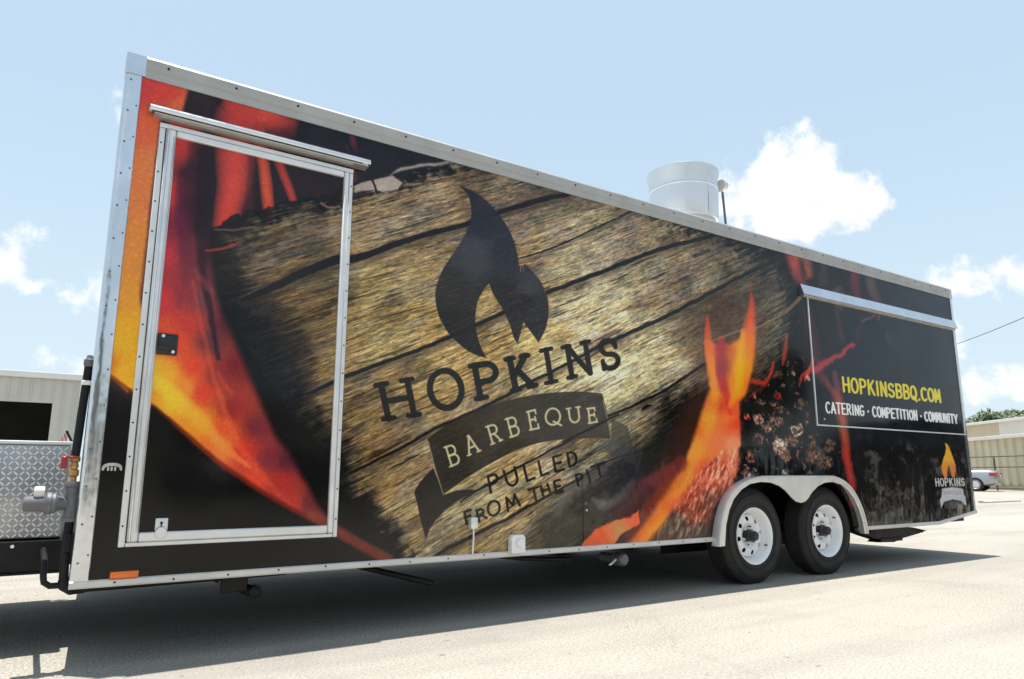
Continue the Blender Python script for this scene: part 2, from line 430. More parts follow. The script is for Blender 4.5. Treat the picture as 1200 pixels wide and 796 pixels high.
# ---- plank timber
GA = math.radians(25.2)
gs = gx * math.cos(GA) + gz * math.sin(GA); gt = -gx * math.sin(GA) + gz * math.cos(GA)
gt2 = gt + 0.012 * (vn(gs * 2.2, gt * 3, 4) - 0.5) + 0.003 * vn(gs * 14, gt * 20, 8)
fib = fbm(gs * 7, gt2 * 105, 3, 21, 0.65); fib2 = fbm(gs * 24, gt2 * 270, 2, 41, 0.7); mott = fbm(gs * 5, gt2 * 11, 4, 61, 0.6); spk = fbm(gs * 52, gt2 * 105, 3, 71, 0.75)
v = 0.32 * fib + 0.34 * fib2 + 0.16 * mott + 0.18 * spk
v = np.clip((v - 0.5) * 2.6 + 0.5, 0, 1)[..., None]
tone = idw([(350, 300, (88, 78, 62)), (330, 400, (82, 64, 40)), (440, 260, (120, 108, 90)), (500, 240, (126, 115, 98)), (600, 210, (105, 94, 80)), (640, 230, (84, 70, 62)), (560, 205, (84, 72, 62)), (480, 218, (92, 80, 68)),
            (460, 340, (146, 132, 82)), (470, 400, (150, 132, 78)), (430, 480, (128, 106, 68)), (450, 540, (112, 92, 62)), (500, 580, (140, 120, 80)),
            (560, 480, (150, 128, 82)), (600, 420, (156, 136, 82)), (650, 420, (170, 148, 90)), (690, 380, (158, 142, 110)), (700, 300, (136, 126, 100)),
            (660, 270, (134, 118, 92)), (760, 270, (112, 98, 74)), (800, 330, (120, 110, 92)), (750, 400, (165, 150, 112)), (720, 440, (184, 172, 138)), (760, 440, (168, 154, 118)),
            (820, 380, (100, 84, 62)), (860, 320, (86, 76, 62)), (900, 330, (66, 58, 50)), (640, 560, (168, 152, 108)), (690, 540, (120, 112, 90)), (600, 600, (150, 130, 88)),
            (560, 640, (126, 110, 76)), (640, 630, (92, 82, 62)), (920, 370, (86, 74, 54)), (900, 440, (84, 76, 56)), (780, 500, (92, 82, 60)), (740, 530, (110, 100, 78)), (530, 420, (156, 132, 76))], PX, PY, 1.6)
pal = sm(fbm(gs * 2.6, gt2 * 6.5, 3, 95, 0.6) + np.clip((PX - 600) / 900, -.16, .12), 0.38, 0.62)[..., None]; pal2 = sm(fbm(gs * 3.4, gt2 * 8, 3, 97, 0.6), 0.50, 0.66)[..., None]
lumt = tone.mean(-1, keepdims=True) / 118
pc = np.array((148, 118, 74), np.float32) * (1 - pal) + np.array((160, 150, 116), np.float32) * pal
pc = pc * (1 - pal2 * .7) + np.array((112, 96, 90), np.float32) * pal2 * .7
tone = tone * 0.5 + pc * lumt * 0.5
hue = (vn(gs * 9, gt2 * 34, 91) - 0.5)[..., None]
wood = (tone * 0.92 + tone.mean(-1, keepdims=True) * 0.08) * np.array((1.23, 1.195, 1.17), np.float32) * (0.50 + 0.92 * v) + hue * np.array([13, -1, -15], np.float32)
scorch = sm(fbm(gs * 4, gt2 * 10, 4, 101), 0.56, 0.72)[..., None]
wood = wood * (1 - 0.22 * scorch)
cr = sm(fbm(gs * 3.5, gt2 * 60, 3, 111, 0.6), 0.69, 0.75)[..., None]
wood = wood * (1 - 0.45 * cr)
WOODP = [(244, 268), (262, 258), (300, 246), (345, 236), (388, 226), (425, 213), (470, 205), (520, 192), (560, 180), (640, 190), (760, 240), (860, 270), (912, 288), (940, 330), (936, 400),
         (905, 452), (870, 470), (850, 470), (800, 480), (790, 530), (745, 560), (735, 590), (700, 640), (640, 670), (480, 680), (462, 648), (430, 600), (400, 570), (384, 530), (345, 492), (315, 450), (290, 405), (262, 345), (246, 300)]
sl = allsl
dW = sdist(WOODP, PX + WXo * 0.9, PY + WYo * 0.9)
mW = sm(dW, -1.5, 1.5)
# charred rim: wide at the plank ends on the left, narrow along the top
rim = idw([(250, 280, (45, 0, 0)), (300, 420, (80, 0, 0)), (380, 520, (40, 0, 0)), (440, 600, (26, 0, 0)), (350, 240, (22, 0, 0)), (500, 200, (16, 0, 0)), (700, 210, (5, 0, 0)), (900, 300, (30, 0, 0)),
           (900, 440, (25, 0, 0)), (790, 500, (40, 0, 0)), (720, 600, (45, 0, 0)), (560, 670, (4, 0, 0)), (620, 670, (6, 0, 0))], PX, PY, 1.5)[..., 0]
lit = sm(dW + (n_mid - 0.5) * 24 + (fib - 0.5) * 26, rim * 0.15, rim * 1.25)[..., None]
dark = np.array((24, 23, 24), np.float32) * (0.7 + 0.7 * v)
woodc = dark * (1 - lit) + wood * lit
IMG[:] = IMG * (1 - mW[..., None]) + woodc * mW[..., None]
# bright ashen rim pieces at the top edge of the plank
ASH = (196, 178, 166)
poly([(418, 224), (440, 222), (448, 226), (466, 222), (472, 214), (460, 206), (444, 210), (424, 214), (414, 220)], ASH, 1.4, 0.85, 0.25)
poly([(455, 207), (470, 200), (490, 196), (505, 195), (540, 190), (545, 184), (520, 190), (492, 192), (470, 196)], ASH, 1.6, 0.75, 0.3)
line([(434, 206), (438, 216), (441, 225)], [3, 2.5, 2], (28, 26, 28), 1, 0.2)
line([(375, 238), (384, 243), (397, 242)], 3, (150, 110, 95), 0.7, 0.2)
line([(250, 269), (275, 269), (300, 266)], 2.5, (120, 105, 90), 0.6, 0.4)
# cracks between the planks
CRK = (26, 25, 28)
for pts, wd in [([(285, 352), (310, 342), (350, 322), (394, 305), (420, 302), (460, 288), (508, 273), (546, 263), (583, 250), (633, 235), (674, 225), (700, 215)], [5, 8, 10, 11, 9, 7, 6.5, 6, 5.5, 6.5, 5, 4]),
                ([(360, 462), (401, 443), (420, 436), (460, 421), (522, 397), (583, 370), (641, 343), (700, 321), (750, 301), (784, 289), (841, 275), (865, 270)], [3, 5, 5, 4.5, 4.5, 4.5, 4.5, 5, 5, 5, 5, 3]),
                ([(600, 306), (618, 300), (656, 287), (720, 257), (746, 246)], [1, 1.6, 2, 2, 3]),
                ([(390, 565), (420, 551), (470, 525), (510, 503), (571, 475), (628, 445), (680, 418), (721, 397), (770, 376), (820, 350), (861, 328), (913, 303)], [3, 3.8, 3.5, 3.8, 3.8, 3.4, 3.4, 4, 4.5, 4.5, 4, 3]),
                ([(540, 588), (559, 575), (613, 545), (679, 509), (709, 490), (745, 474), (780, 457), (824, 428), (850, 418)], [2, 2.5, 2.5, 2.6, 2.8, 3, 3.4, 3.6, 2]),
                ([(505, 655), (525, 643), (560, 625), (601, 604), (661, 571), (715, 539), (749, 529), (780, 514)], [3, 4, 4, 3.6, 3, 1.6, 3, 1.6]),
                ([(740, 548), (760, 536), (778, 522), (790, 512)], [1, 3, 2, 1]),
                ([(448, 276), (480, 266), (520, 252)], [0.8, 1.4, 0.6]), ([(430, 380), (470, 366), (500, 358)], [0.5, 1.2, 0.6]), ([(640, 480), (680, 462), (720, 440)], [0.6, 1.1, 0.5]),
                ([(752, 481), (757, 477), (764, 475)], [1, 4, 1])]:
    line([(a, b + 3.5) for a, b in pts], [q * 2.2 for q in wd], (58, 48, 38), 0.42, 0.22, soft=3)
    line(pts, wd, CRK, 0.95, 0.16)

# ---- flames on the left
poly([(100, 60), (222, 100), (214, 130), (188, 140), (150, 460), (110, 420)], [(165, 100, (196, 62, 60)), (195, 110, (205, 66, 52)), (205, 128, (214, 100, 60)), (160, 150, (214, 96, 60)), (170, 200, (216, 118, 66)), (155, 300, (216, 132, 58)), (140, 380, (222, 160, 34)), (135, 430, (230, 160, 22)), (180, 200, (212, 122, 70))], 3, 1, 0.12)
glow([(268, 105), (285, 150), (300, 175)], [6, 10, 7], (120, 40, 45), 0.5)
glow([(262, 96), (285, 112), (305, 126), (326, 140), (330, 156)], [16, 26, 28, 24, 16], [(150, 50, 48), (196, 64, 52), (214, 78, 60), (190, 62, 52), (120, 44, 44)], 0.97, 0.2, 0.6)
glow([(238, 100), (240, 118), (246, 134)], [14, 16, 14], (52, 32, 40), 0.7, 0.4)
glow([(410, 150), (414, 165), (418, 178)], [4, 5, 3], (150, 48, 50), 0.55)
glow([(407, 172), (412, 190)], [3, 3], (120, 40, 44), 0.5)
# door: field of reds and smoke
DF = [(196, 170, (205, 60, 52)), (200, 230, (200, 56, 56)), (192, 300, (196, 50, 62)), (188, 350, (210, 54, 56)), (186, 390, (228, 80, 48)), (180, 430, (238, 178, 48)), (196, 440, (244, 170, 40)),
      (215, 172, (180, 54, 50)), (228, 200, (60, 34, 44)), (226, 240, (64, 30, 42)), (214, 260, (130, 40, 60)), (222, 300, (120, 42, 56)), (212, 340, (150, 48, 56)), (236, 260, (52, 28, 36)), (240, 300, (70, 30, 42)),
      (205, 400, (236, 74, 42)), (222, 380, (196, 58, 52)), (226, 430, (228, 66, 40)), (236, 460, (222, 60, 44)), (218, 455, (246, 140, 48)), (205, 470, (250, 190, 50)), (235, 495, (246, 160, 48)),
      (240, 350, (110, 60, 66)), (246, 400, (100, 48, 54)), (255, 440, (140, 42, 46)), (270, 480, (150, 44, 48)), (262, 500, (226, 90, 50)), (262, 525, (246, 130, 60)), (285, 530, (214, 56, 44)), (300, 500, (120, 46, 54)),
      (300, 560, (226, 74, 50)), (315, 540, (130, 46, 56)), (330, 565, (180, 52, 46)), (345, 590, (190, 60, 46)), (335, 540, (90, 40, 50)), (360, 590, (110, 46, 50)), (278, 430, (120, 30, 34)), (265, 380, (92, 34, 42)), (255, 320, (110, 48, 58))]
FB = [(198, 140), (236, 140), (244, 180), (240, 250), (244, 290), (250, 330), (259, 366), (275, 400), (290, 438), (306, 474), (322, 510), (338, 530), (352, 556), (370, 590), (388, 612), (420, 632), (456, 654), (450, 660), (410, 636),
      (365, 611), (310, 580), (262, 548), (215, 508), (170, 472), (166, 462), (170, 420), (178, 330), (188, 230)]
poly(FB, DF, 6.5, 1, 0.2, p=1.5)
poly([(100, 300), (150, 300), (176, 400), (170, 470), (126, 438), (108, 430)], [(140, 300, (216, 134, 58)), (130, 340, (220, 144, 50)), (140, 400, (228, 166, 34)), (150, 440, (236, 168, 30)), (165, 455, (240, 180, 40)), (120, 425, (214, 110, 30))], 3, 1, 0.1)
glow([(232, 176), (234, 220), (232, 262)], [16, 20, 17], (48, 28, 38), 0.8, 0.3, 0.9)
glow([(238, 180), (240, 260), (236, 300), (246, 360), (256, 420)], [10, 14, 8, 5, 4], (34, 20, 30), 0.75, 0.4)
glow([(214, 205), (214, 260), (218, 310), (210, 360)], [9, 11, 9, 5], [(52, 22, 40), (76, 26, 50), (110, 40, 58), (150, 50, 56)], 0.7, 0.3)
glow([(226, 330), (240, 400), (262, 480), (292, 540), (340, 592)], [3, 4, 5, 6, 4], [(190, 70, 66), (214, 74, 50), (236, 104, 56), (234, 90, 56), (200, 70, 50)], 0.5, 0.3)
glow([(176, 440), (200, 462), (232, 490), (262, 524), (292, 548)], [9, 13, 11, 7, 3], [(250, 200, 54), (252, 196, 52), (250, 168, 56), (250, 140, 66), (236, 110, 60)], 0.85, 0.15)
line([(126, 438), (170, 471), (215, 506), (262, 546), (310, 578), (365, 609), (410, 634), (456, 657)], [4, 4, 4, 4, 4, 5, 5, 4], (120, 30, 22), 0.75, 0.12, soft=2.2)
glow([(365, 604), (410, 630), (458, 656)], [8, 7, 6], [(140, 62, 44), (112, 50, 38), (110, 52, 36)], 0.85, 0.1)
glow([(258, 440), (263, 452), (270, 464)], [4, 6, 5], (206, 72, 56), 0.55, 0.9)
glow([(228, 316), (238, 326), (250, 342)], [4, 5, 4], (150, 66, 66), 0.5, 0.9)
glow([(240, 294), (262, 292), (278, 286)], [1.5, 2.5, 1.5], (170, 60, 52), 0.8, 0.2)
# vertical flames at the top of the door
MASK = 1 - mW * 0.94
poly([(238, 150), (430, 175), (430, 232), (385, 236), (236, 280)], (40, 31, 38), 9, 0.85, 0.3)
glow([(280, 140), (276, 180), (273, 220), (266, 250), (258, 272)], [30, 25, 21, 17, 12], [(190, 60, 52), (200, 68, 58), (210, 72, 62), (208, 66, 56), (200, 60, 50)], 0.97, 0.12, 0.65)
glow([(296, 160), (294, 200), (292, 256)], [4, 6, 7], (90, 40, 46), 0.6, 0.3)
glow([(303, 150), (308, 190), (313, 230), (315, 256)], [8, 8, 8, 7], [(170, 56, 48), (206, 76, 56), (214, 82, 56), (200, 66, 50)], 0.95, 0.1, 0.7)
glow([(318, 166), (330, 200), (340, 226), (348, 250)], [7, 6, 6, 5], [(120, 44, 44), (180, 60, 50), (194, 66, 54), (180, 54, 48)], 0.9, 0.1, 0.8)
glow([(336, 160), (360, 200), (380, 230)], [14, 14, 10], (52, 30, 36), 0.5, 0.4)
glow([(412, 190), (414, 220), (410, 240)], [4, 5, 4], (120, 42, 46), 0.7, 0.3)
MASK = None
poly([(160, 480), (180, 476), (262, 556), (380, 622), (400, 700), (80, 700), (100, 440), (124, 446)], (17, 15, 15), 4, 0.9, 0.05)

# ---- smoky foot of the print in the middle, with painted reflections
glow([(640, 650), (680, 600), (730, 560), (790, 520)], [30, 42, 36, 26], [(50, 46, 38), (52, 50, 44), (48, 46, 44), (34, 32, 30)], 0.92, 0.8, 1.0)
glow([(700, 636), (740, 600), (790, 560)], [26, 34, 26], [(60, 44, 38), (90, 48, 46), (80, 42, 42)], 0.75, 0.6)
glow([(652, 606), (664, 582), (686, 560), (706, 546)], [6, 8, 10, 7], [(84, 82, 76), (116, 114, 106), (96, 94, 86), (70, 68, 62)], 0.6, 0.7)  # this stroke and the next paint pale skirt reflections into the print
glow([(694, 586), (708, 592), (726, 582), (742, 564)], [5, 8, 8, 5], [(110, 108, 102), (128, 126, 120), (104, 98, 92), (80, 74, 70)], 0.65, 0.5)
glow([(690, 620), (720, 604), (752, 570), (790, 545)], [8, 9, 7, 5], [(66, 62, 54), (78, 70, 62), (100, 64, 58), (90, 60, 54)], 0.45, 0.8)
# ---- big flame
glow([(850, 380), (852, 440), (840, 500), (800, 570), (760, 630)], [46, 50, 52, 44, 30], [(60, 34, 26), (70, 34, 24), (84, 40, 26), (90, 42, 28), (70, 36, 26)], 0.6, 0.4, 0.8)
def tex_mod(sl): return 0.72 + 0.28 * sm(n_hi[sl], 0.35, 0.6)
poly([(866, 512), (868, 545), (858, 572), (838, 596), (828, 640), (740, 640), (775, 600), (800, 560), (815, 520)],
     [(850, 520, (226, 106, 64)), (862, 520, (240, 150, 110)), (850, 545, (208, 88, 64)), (830, 560, (216, 92, 70)), (800, 580, (214, 84, 56)), (835, 590, (120, 56, 42)), (790, 615, (80, 52, 40)), (820, 625, (70, 46, 38)), (815, 600, (150, 64, 48)), (770, 630, (90, 50, 36))], 2.5, 1, 0.5)
sl = win([(740, 510), (870, 640)], 4)
mm = sm(sdist([(866, 512), (868, 545), (858, 572), (838, 596), (828, 640), (760, 640), (775, 600), (800, 560), (815, 520)], *coords(sl, 0.5)), 0, 8)
_a = math.radians(58); _s = gx[sl] * math.cos(_a) + gz[sl] * math.sin(_a); _t = -gx[sl] * math.sin(_a) + gz[sl] * math.cos(_a)
_e = fbm(_s * 20, _t * 55, 4, 161, 0.65)
IMG[sl] = IMG[sl] * (1 + mm[..., None] * ((_e - 0.5) * 1.5)[..., None]) + (mm * (0.25 + sm(_e, 0.5, 0.72)))[..., None] * np.array((26, 44, 36), np.float32)
FC = [(829, 385, (224, 70, 46)), (831, 400, (240, 110, 60)), (834, 430, (238, 120, 48)), (838, 460, (236, 140, 44)), (845, 405, (170, 60, 62)), (846, 430, (150, 58, 66)), (848, 455, (190, 60, 50)), (852, 395, (210, 60, 50)),
      (878, 365, (228, 66, 44)), (880, 385, (244, 96, 52)), (876, 410, (240, 140, 30)), (868, 400, (240, 160, 36)), (868, 430, (236, 172, 26)), (862, 455, (240, 150, 34)), (884, 410, (232, 70, 40)), (874, 450, (240, 90, 46)),
      (830, 490, (226, 150, 50)), (815, 500, (226, 100, 40)), (850, 490, (244, 120, 52)), (862, 500, (236, 70, 44)), (845, 475, (210, 66, 44)), (855, 480, (230, 80, 50)), (815, 530, (238, 150, 60)), (840, 515, (240, 120, 70)), (800, 550, (230, 150, 56)),
      (785, 575, (240, 150, 50)), (765, 605, (244, 150, 44)), (748, 630, (240, 130, 40)), (790, 590, (232, 96, 50)), (770, 570, (180, 70, 44)), (858, 520, (240, 130, 92)), (825, 550, (226, 90, 56))]
poly([(827, 398), (834, 401), (842, 404), (854, 403), (866, 398), (874, 388), (880, 376), (884, 384), (885, 398), (883, 430), (878, 452), (868, 470), (867, 500), (868, 522), (846, 528), (826, 548), (806, 572), (778, 612), (756, 640), (734, 640), (762, 606), (784, 576),
      (800, 548), (812, 518), (822, 484), (832, 455), (828, 425), (825, 400)], FC, 3.4, 1, 0.16, p=1.5)
glow([(834, 404), (836, 440), (838, 470), (830, 500), (816, 532), (796, 566), (768, 604), (744, 636)], [4, 5, 7, 10, 11, 10, 8, 6], [(240, 120, 70), (244, 150, 56), (242, 160, 52), (236, 160, 56), (240, 150, 56), (246, 150, 50), (250, 150, 48), (240, 120, 44)], 0.5, 0.25, 1.2)
glow([(800, 545), (770, 590), (735, 636)], [12, 14, 10], [(170, 60, 40), (190, 66, 40), (150, 56, 40)], 0.45, 0.4)
glow([(866, 500), (858, 520), (850, 540)], [10, 10, 7], [(236, 70, 44), (244, 150, 100), (226, 100, 70)], 0.7, 0.5)
glow([(829, 372), (829, 392), (832, 420), (836, 450)], [2.2, 5, 6, 6], [(190, 60, 44), (226, 90, 50), (240, 126, 54), (240, 140, 50)], 0.9, 0.12, 0.8)
glow([(881, 346), (880, 368), (876, 400), (870, 430), (864, 456)], [2, 6, 11, 13, 12], [(190, 66, 46), (230, 80, 46), (244, 120, 44), (240, 150, 34), (240, 140, 36)], 0.9, 0.12, 0.7)
glow([(880, 350), (879, 330)], [3, 1], (150, 60, 50), 0.6, 0.3)
glow([(846, 398), (845, 430), (850, 462), (856, 484)], [6, 8, 4.5, 3], [(186, 56, 54), (160, 56, 64), (200, 52, 44), (226, 60, 40)], 0.85, 0.25)
glow([(871, 388), (868, 420), (866, 448), (856, 476)], [4, 6.5, 6, 4], [(246, 150, 50), (236, 180, 30), (240, 170, 30), (244, 130, 44)], 0.8, 0.15)
line([(826, 402), (840, 398), (852, 393), (868, 388), (884, 384), (900, 377), (916, 368), (932, 356), (940, 345)], [2, 2, 2.4, 2.4, 2.2, 2, 4, 5, 4], (168, 128, 84), 0.6, 0.2, soft=1.2)
glow([(884, 448), (895, 450), (902, 440), (906, 424)], [4, 4, 3, 2], (206, 62, 44), 0.85, 0.25)
glow([(874, 470), (886, 462), (896, 452)], [3, 4, 3], (190, 56, 44), 0.7, 0.25)
glow([(922, 392), (920, 410), (918, 428)], [2, 4, 2], (176, 60, 46), 0.85, 0.2)
glow([(932, 290), (930, 305), (934, 322), (946, 338)], [16, 11, 8, 6], [(190, 74, 56), (200, 80, 66), (160, 60, 62), (110, 44, 52)], 0.9, 0.5)
glow([(944, 300), (948, 322)], [7, 7], (196, 100, 64), 0.7, 0.4)
poly([(738, 606), (748, 596), (749, 612), (724, 630), (716, 640), (680, 642), (696, 622), (716, 610)], [(740, 602, (236, 96, 56)), (715, 620, (228, 110, 66)), (722, 620, (200, 140, 80)), (690, 638, (214, 90, 50)), (700, 625, (226, 90, 50))], 1.5, 1, 0.35)
glow([(752, 568), (780, 556), (800, 540)], [8, 12, 8], [(110, 44, 44), (130, 48, 46), (110, 42, 40)], 0.65, 0.6)
# ---- charcoal bed
sl = win([(866, 400), (1010, 640)], 4)
x, y = coords(sl, 0.3)
mb = sm(sdist([(868, 472), (884, 462), (912, 440), (940, 400), (950, 500), (985, 515), (1000, 620), (960, 640), (840, 640), (860, 580), (870, 540)], x, y), -5, 5)
lump = fbm(gx[sl] * 14, gz[sl] * 16, 4, 131, 0.62); warm = vn(gx[sl] * 11, gz[sl] * 11, 141)
cc = np.array((19, 17, 17), np.float32) + sm(lump, 0.60, 0.76)[..., None] * (np.array((78, 62, 50), np.float32) + warm[..., None] * np.array((36, 6, 0), np.float32))
over(sl, mb, cc)
for bx, by, r, c in [(890, 492, 8, (176, 128, 112)), (899, 502, 8, (160, 112, 96)), (911, 494, 6, (120, 84, 76)), (934, 504, 8, (168, 140, 116)), (934, 506, 4, (110, 84, 70)), (913, 526, 10, (190, 158, 134)), (920, 532, 8, (170, 120, 96)), (926, 516, 7, (130, 88, 64)),
                    (880, 537, 6, (140, 84, 66)), (876, 555, 6, (180, 130, 116)), (884, 554, 4, (150, 130, 118)), (923, 553, 5, (170, 166, 156)), (890, 515, 7, (100, 72, 62)), (956, 530, 12, (100, 76, 58)), (965, 545, 10, (96, 72, 56)), (972, 522, 8, (88, 68, 50)),
                    (938, 476, 7, (84, 66, 54)), (912, 438, 6, (90, 64, 52)), (912, 464, 5, (140, 40, 34)), (875, 490, 2.5, (190, 60, 50)), (950, 556, 6, (90, 70, 58))]:
    for k in range(5):
        ox, oy = random.uniform(-.5, .5) * r, random.uniform(-.5, .5) * r
        cf = random.uniform(0.65, 1.12)
        glow([(bx + ox, by + oy), (bx + ox + random.uniform(-3, 3), by + oy + random.uniform(-3, 3))], [r * random.uniform(.55, .85), r * .5], tuple(q * cf for q in c), 0.95, 0.45, 0.6, 0)
    glow([(bx, by), (bx + 2, by + 1)], [r * .32, r * .2], (46, 34, 30), 0.6, 0.8, 0.6, 0)
sl = win([(866, 420), (1000, 580)], 2)
x, y = coords(sl, 0.3); mq = sm(sdist([(868, 472), (884, 462), (912, 440), (940, 420), (950, 500), (990, 520), (996, 570), (866, 570)], x, y), -3, 4)
IMG[sl] = IMG[sl] * (1 + mq[..., None] * ((fbm(gx[sl] * 55, gz[sl] * 60, 3, 171, 0.65) - 0.5) * 2.4)[..., None])
# ---- print around the serving hatch
glow([(982, 340), (986, 356)], [7, 9], (104, 74, 72), 0.7, 0.8)
glow([(1003, 318), (1001, 332), (1006, 350)], [7, 7, 5], [(122, 40, 46), (120, 38, 44), (80, 34, 40)], 0.85, 0.3)
glow([(1019, 322), (1022, 338), (1028, 352)], [8, 7, 6], [(92, 74, 58), (100, 74, 62), (90, 52, 54)], 0.8, 0.3)
glow([(966, 306), (966, 330)], [7, 8], (66, 60, 52), 0.7, 0.5)
glow([(1070, 345), (1100, 370)], [8, 8], (40, 42, 50), 0.5, 0.5)
glow([(948, 370), (954, 400), (958, 430), (968, 450)], [7, 8, 7, 6], [(60, 34, 42), (84, 38, 46), (90, 40, 50), (110, 44, 44)], 0.75, 0.3)
glow([(982, 366), (986, 384), (988, 400)], [5, 4, 3], (70, 48, 46), 0.7, 0.5)
glow([(1010, 376), (1022, 371), (1028, 366), (1030, 374)], [2, 2.5, 2.5, 2], (118, 62, 62), 0.8, 0.2)
glow([(1008, 384), (1004, 396)], [5, 5], (60, 36, 44), 0.7, 0.4)
line([(936, 452), (939, 443), (948, 436), (958, 432), (968, 426), (980, 418), (990, 410), (998, 404)], [2, 4, 5, 7, 7, 6, 6, 5], (184, 56, 60), 0.85, 0.45, soft=2.2)
line([(944, 446), (948, 436), (954, 420)], [3, 4, 2], (214, 60, 40), 0.9, 0.25, soft=1.4)
glow([(947, 442), (949, 445)], [3, 2], (220, 170, 150), 0.8, 0.2)
glow([(964, 440), (972, 455), (980, 462), (984, 480), (988, 500), (992, 530), (997, 560), (1000, 590)], [3, 5, 7, 8, 7.5, 6, 6, 6], [(90, 40, 46), (128, 54, 50), (170, 64, 52), (186, 76, 52), (186, 92, 54), (206, 62, 46), (206, 58, 48), (180, 50, 60)], 0.85, 0.3, 0.9)
glow([(978, 438), (982, 456)], [4, 5], (120, 54, 66), 0.8, 0.2)
glow([(1040, 392), (1044, 404)], [3, 3], (72, 62, 62), 0.6, 0.4)
sl = win([(1000, 500), (1145, 640)], 3); x, y = coords(sl, 0.4)
mb = sm(sdist([(1005, 515), (1150, 525), (1150, 640), (1005, 640)], x, y), -8, 10)
lump = fbm(gx[sl] * 7, gz[sl] * 10, 4, 151, 0.6)
over(sl, mb * 0.8, np.array((24, 22, 21), np.float32) + sm(lump, 0.5, 0.75)[..., None] * np.array((62, 58, 50), np.float32))

# ---- dark flame emblem and banner
EMB = [(536.8, 216.4), (548, 221), (560.7, 227.7), (571, 236), (580.8, 246.5), (589, 257), (595.9, 267.9), (601, 279), (604.7, 290.5), (607, 301), (608, 311), (611, 314), (614.7, 309.3), (621, 315), (628.5, 323.2), (635, 332), (639.8, 343.3), (642.5, 353), (643.1, 363.4),
       (642.5, 372), (640, 384), (636, 393), (631, 401.7), (627, 396), (622, 389), (616, 381), (613.5, 377.5), (611.5, 384), (609.5, 393), (606.3, 402.6), (602, 396), (598, 382), (593, 371), (588, 360), (583, 353), (578, 345), (574.8, 337), (573.3, 332), (568, 338), (563.2, 345.8), (559.5, 354), (557.7, 363.4), (557, 372), (557, 381),
       (558.7, 390), (561, 400), (565, 410), (570, 419.7), (560, 417), (549.6, 412.2), (541, 406), (533, 398.5), (525, 390), (519, 380), (514.5, 371), (511.7, 360.9), (510.3, 352), (510, 343.3), (512, 333), (515.5, 323.2), (520, 314), (525.5, 305.6), (533, 294), (540.6, 283), (545.5, 274), (549.4, 265.4), (551.6, 257), (552.4, 247.8), (551.5, 239), (549.4, 230.2), (544, 223)]
INK = [(540, 230, (36, 38, 46)), (570, 260, (40, 42, 50)), (560, 300, (62, 62, 70)), (590, 300, (44, 46, 54)), (530, 340, (46, 44, 42)), (530, 380, (36, 34, 32)), (590, 345, (40, 38, 40)), (620, 340, (62, 60, 66)), (630, 370, (44, 42, 44)), (555, 405, (38, 36, 36)), (616, 352, (40, 36, 34))]
def ink_tex(sl): return 0.84 + 0.16 * sm(fib2[sl], 0.3, 0.55)
poly(EMB, INK, 0.8, 1, 0.0, mod=ink_tex)
line([(610.5, 310), (610, 318)], 1.1, (140, 130, 110), 0.7); line([(614, 311), (613, 319)], 0.9, (140, 130, 110), 0.6)
def C1(x, y): return (420 + x / 3.317, 370 + y / 3.317)
def C2(x, y): return (420 + x / 3.317, 520 + y / 3.317)
BC = [(520, 520, (46, 40, 34)), (560, 500, (52, 44, 36)), (600, 480, (58, 50, 40)), (650, 470, (56, 50, 42)), (700, 470, (58, 52, 46)), (530, 560, (40, 36, 32)), (640, 505, (60, 54, 46)), (700, 505, (70, 62, 52))]
poly([C1(*p) for p in [(985, 400), (1045, 430), (1060, 475), (1085, 585), (1030, 560), (960, 528), (890, 534), (935, 505), (980, 482)]], [(725, 500, (66, 62, 58)), (740, 540, (58, 58, 58)), (700, 528, (80, 78, 72))], 1.2, 0.72, 0.1)
poly([C2(*p) for p in [(290, 95), (262, 122), (238, 152), (222, 178), (217, 192), (228, 232), (240, 290), (262, 372), (276, 335), (300, 298), (338, 258), (385, 222), (430, 196), (466, 181), (420, 178), (380, 182), (335, 198)]], (40, 37, 34), 0.8, 0.97, 0)
BAN = spline([C1(*p) for p in [(268, 480), (320, 440), (380, 405), (440, 377), (500, 355), (560, 336), (620, 320), (690, 307), (750, 300), (810, 296), (860, 296), (905, 298), (948, 303)]], 3) + \
      [C1(965, 370)] + spline([C1(*p) for p in [(985, 480), (940, 477), (890, 477), (800, 481), (740, 488), (690, 498), (640, 513), (600, 530), (540, 560), (490, 588), (440, 618), (400, 645), (365, 670), (330, 695)]], 3) + [C1(300, 600)]
poly(BAN, BC, 0.8, 0.97, 0, mod=ink_tex)
line([C1(272, 490), C1(300, 600), C1(330, 695)], 1.2, (160, 142, 106), 0.8, 0, 0)
line([C1(950, 330), C1(968, 400), C1(982, 478)], 1.1, (170, 156, 124), 0.7, 0, 0)
line([C1(790, 490), C1(860, 460), C1(960, 410), C1(1010, 385)], [0.8, 2.4, 2.6, 2], (30, 27, 26), 0.9, 0.1)

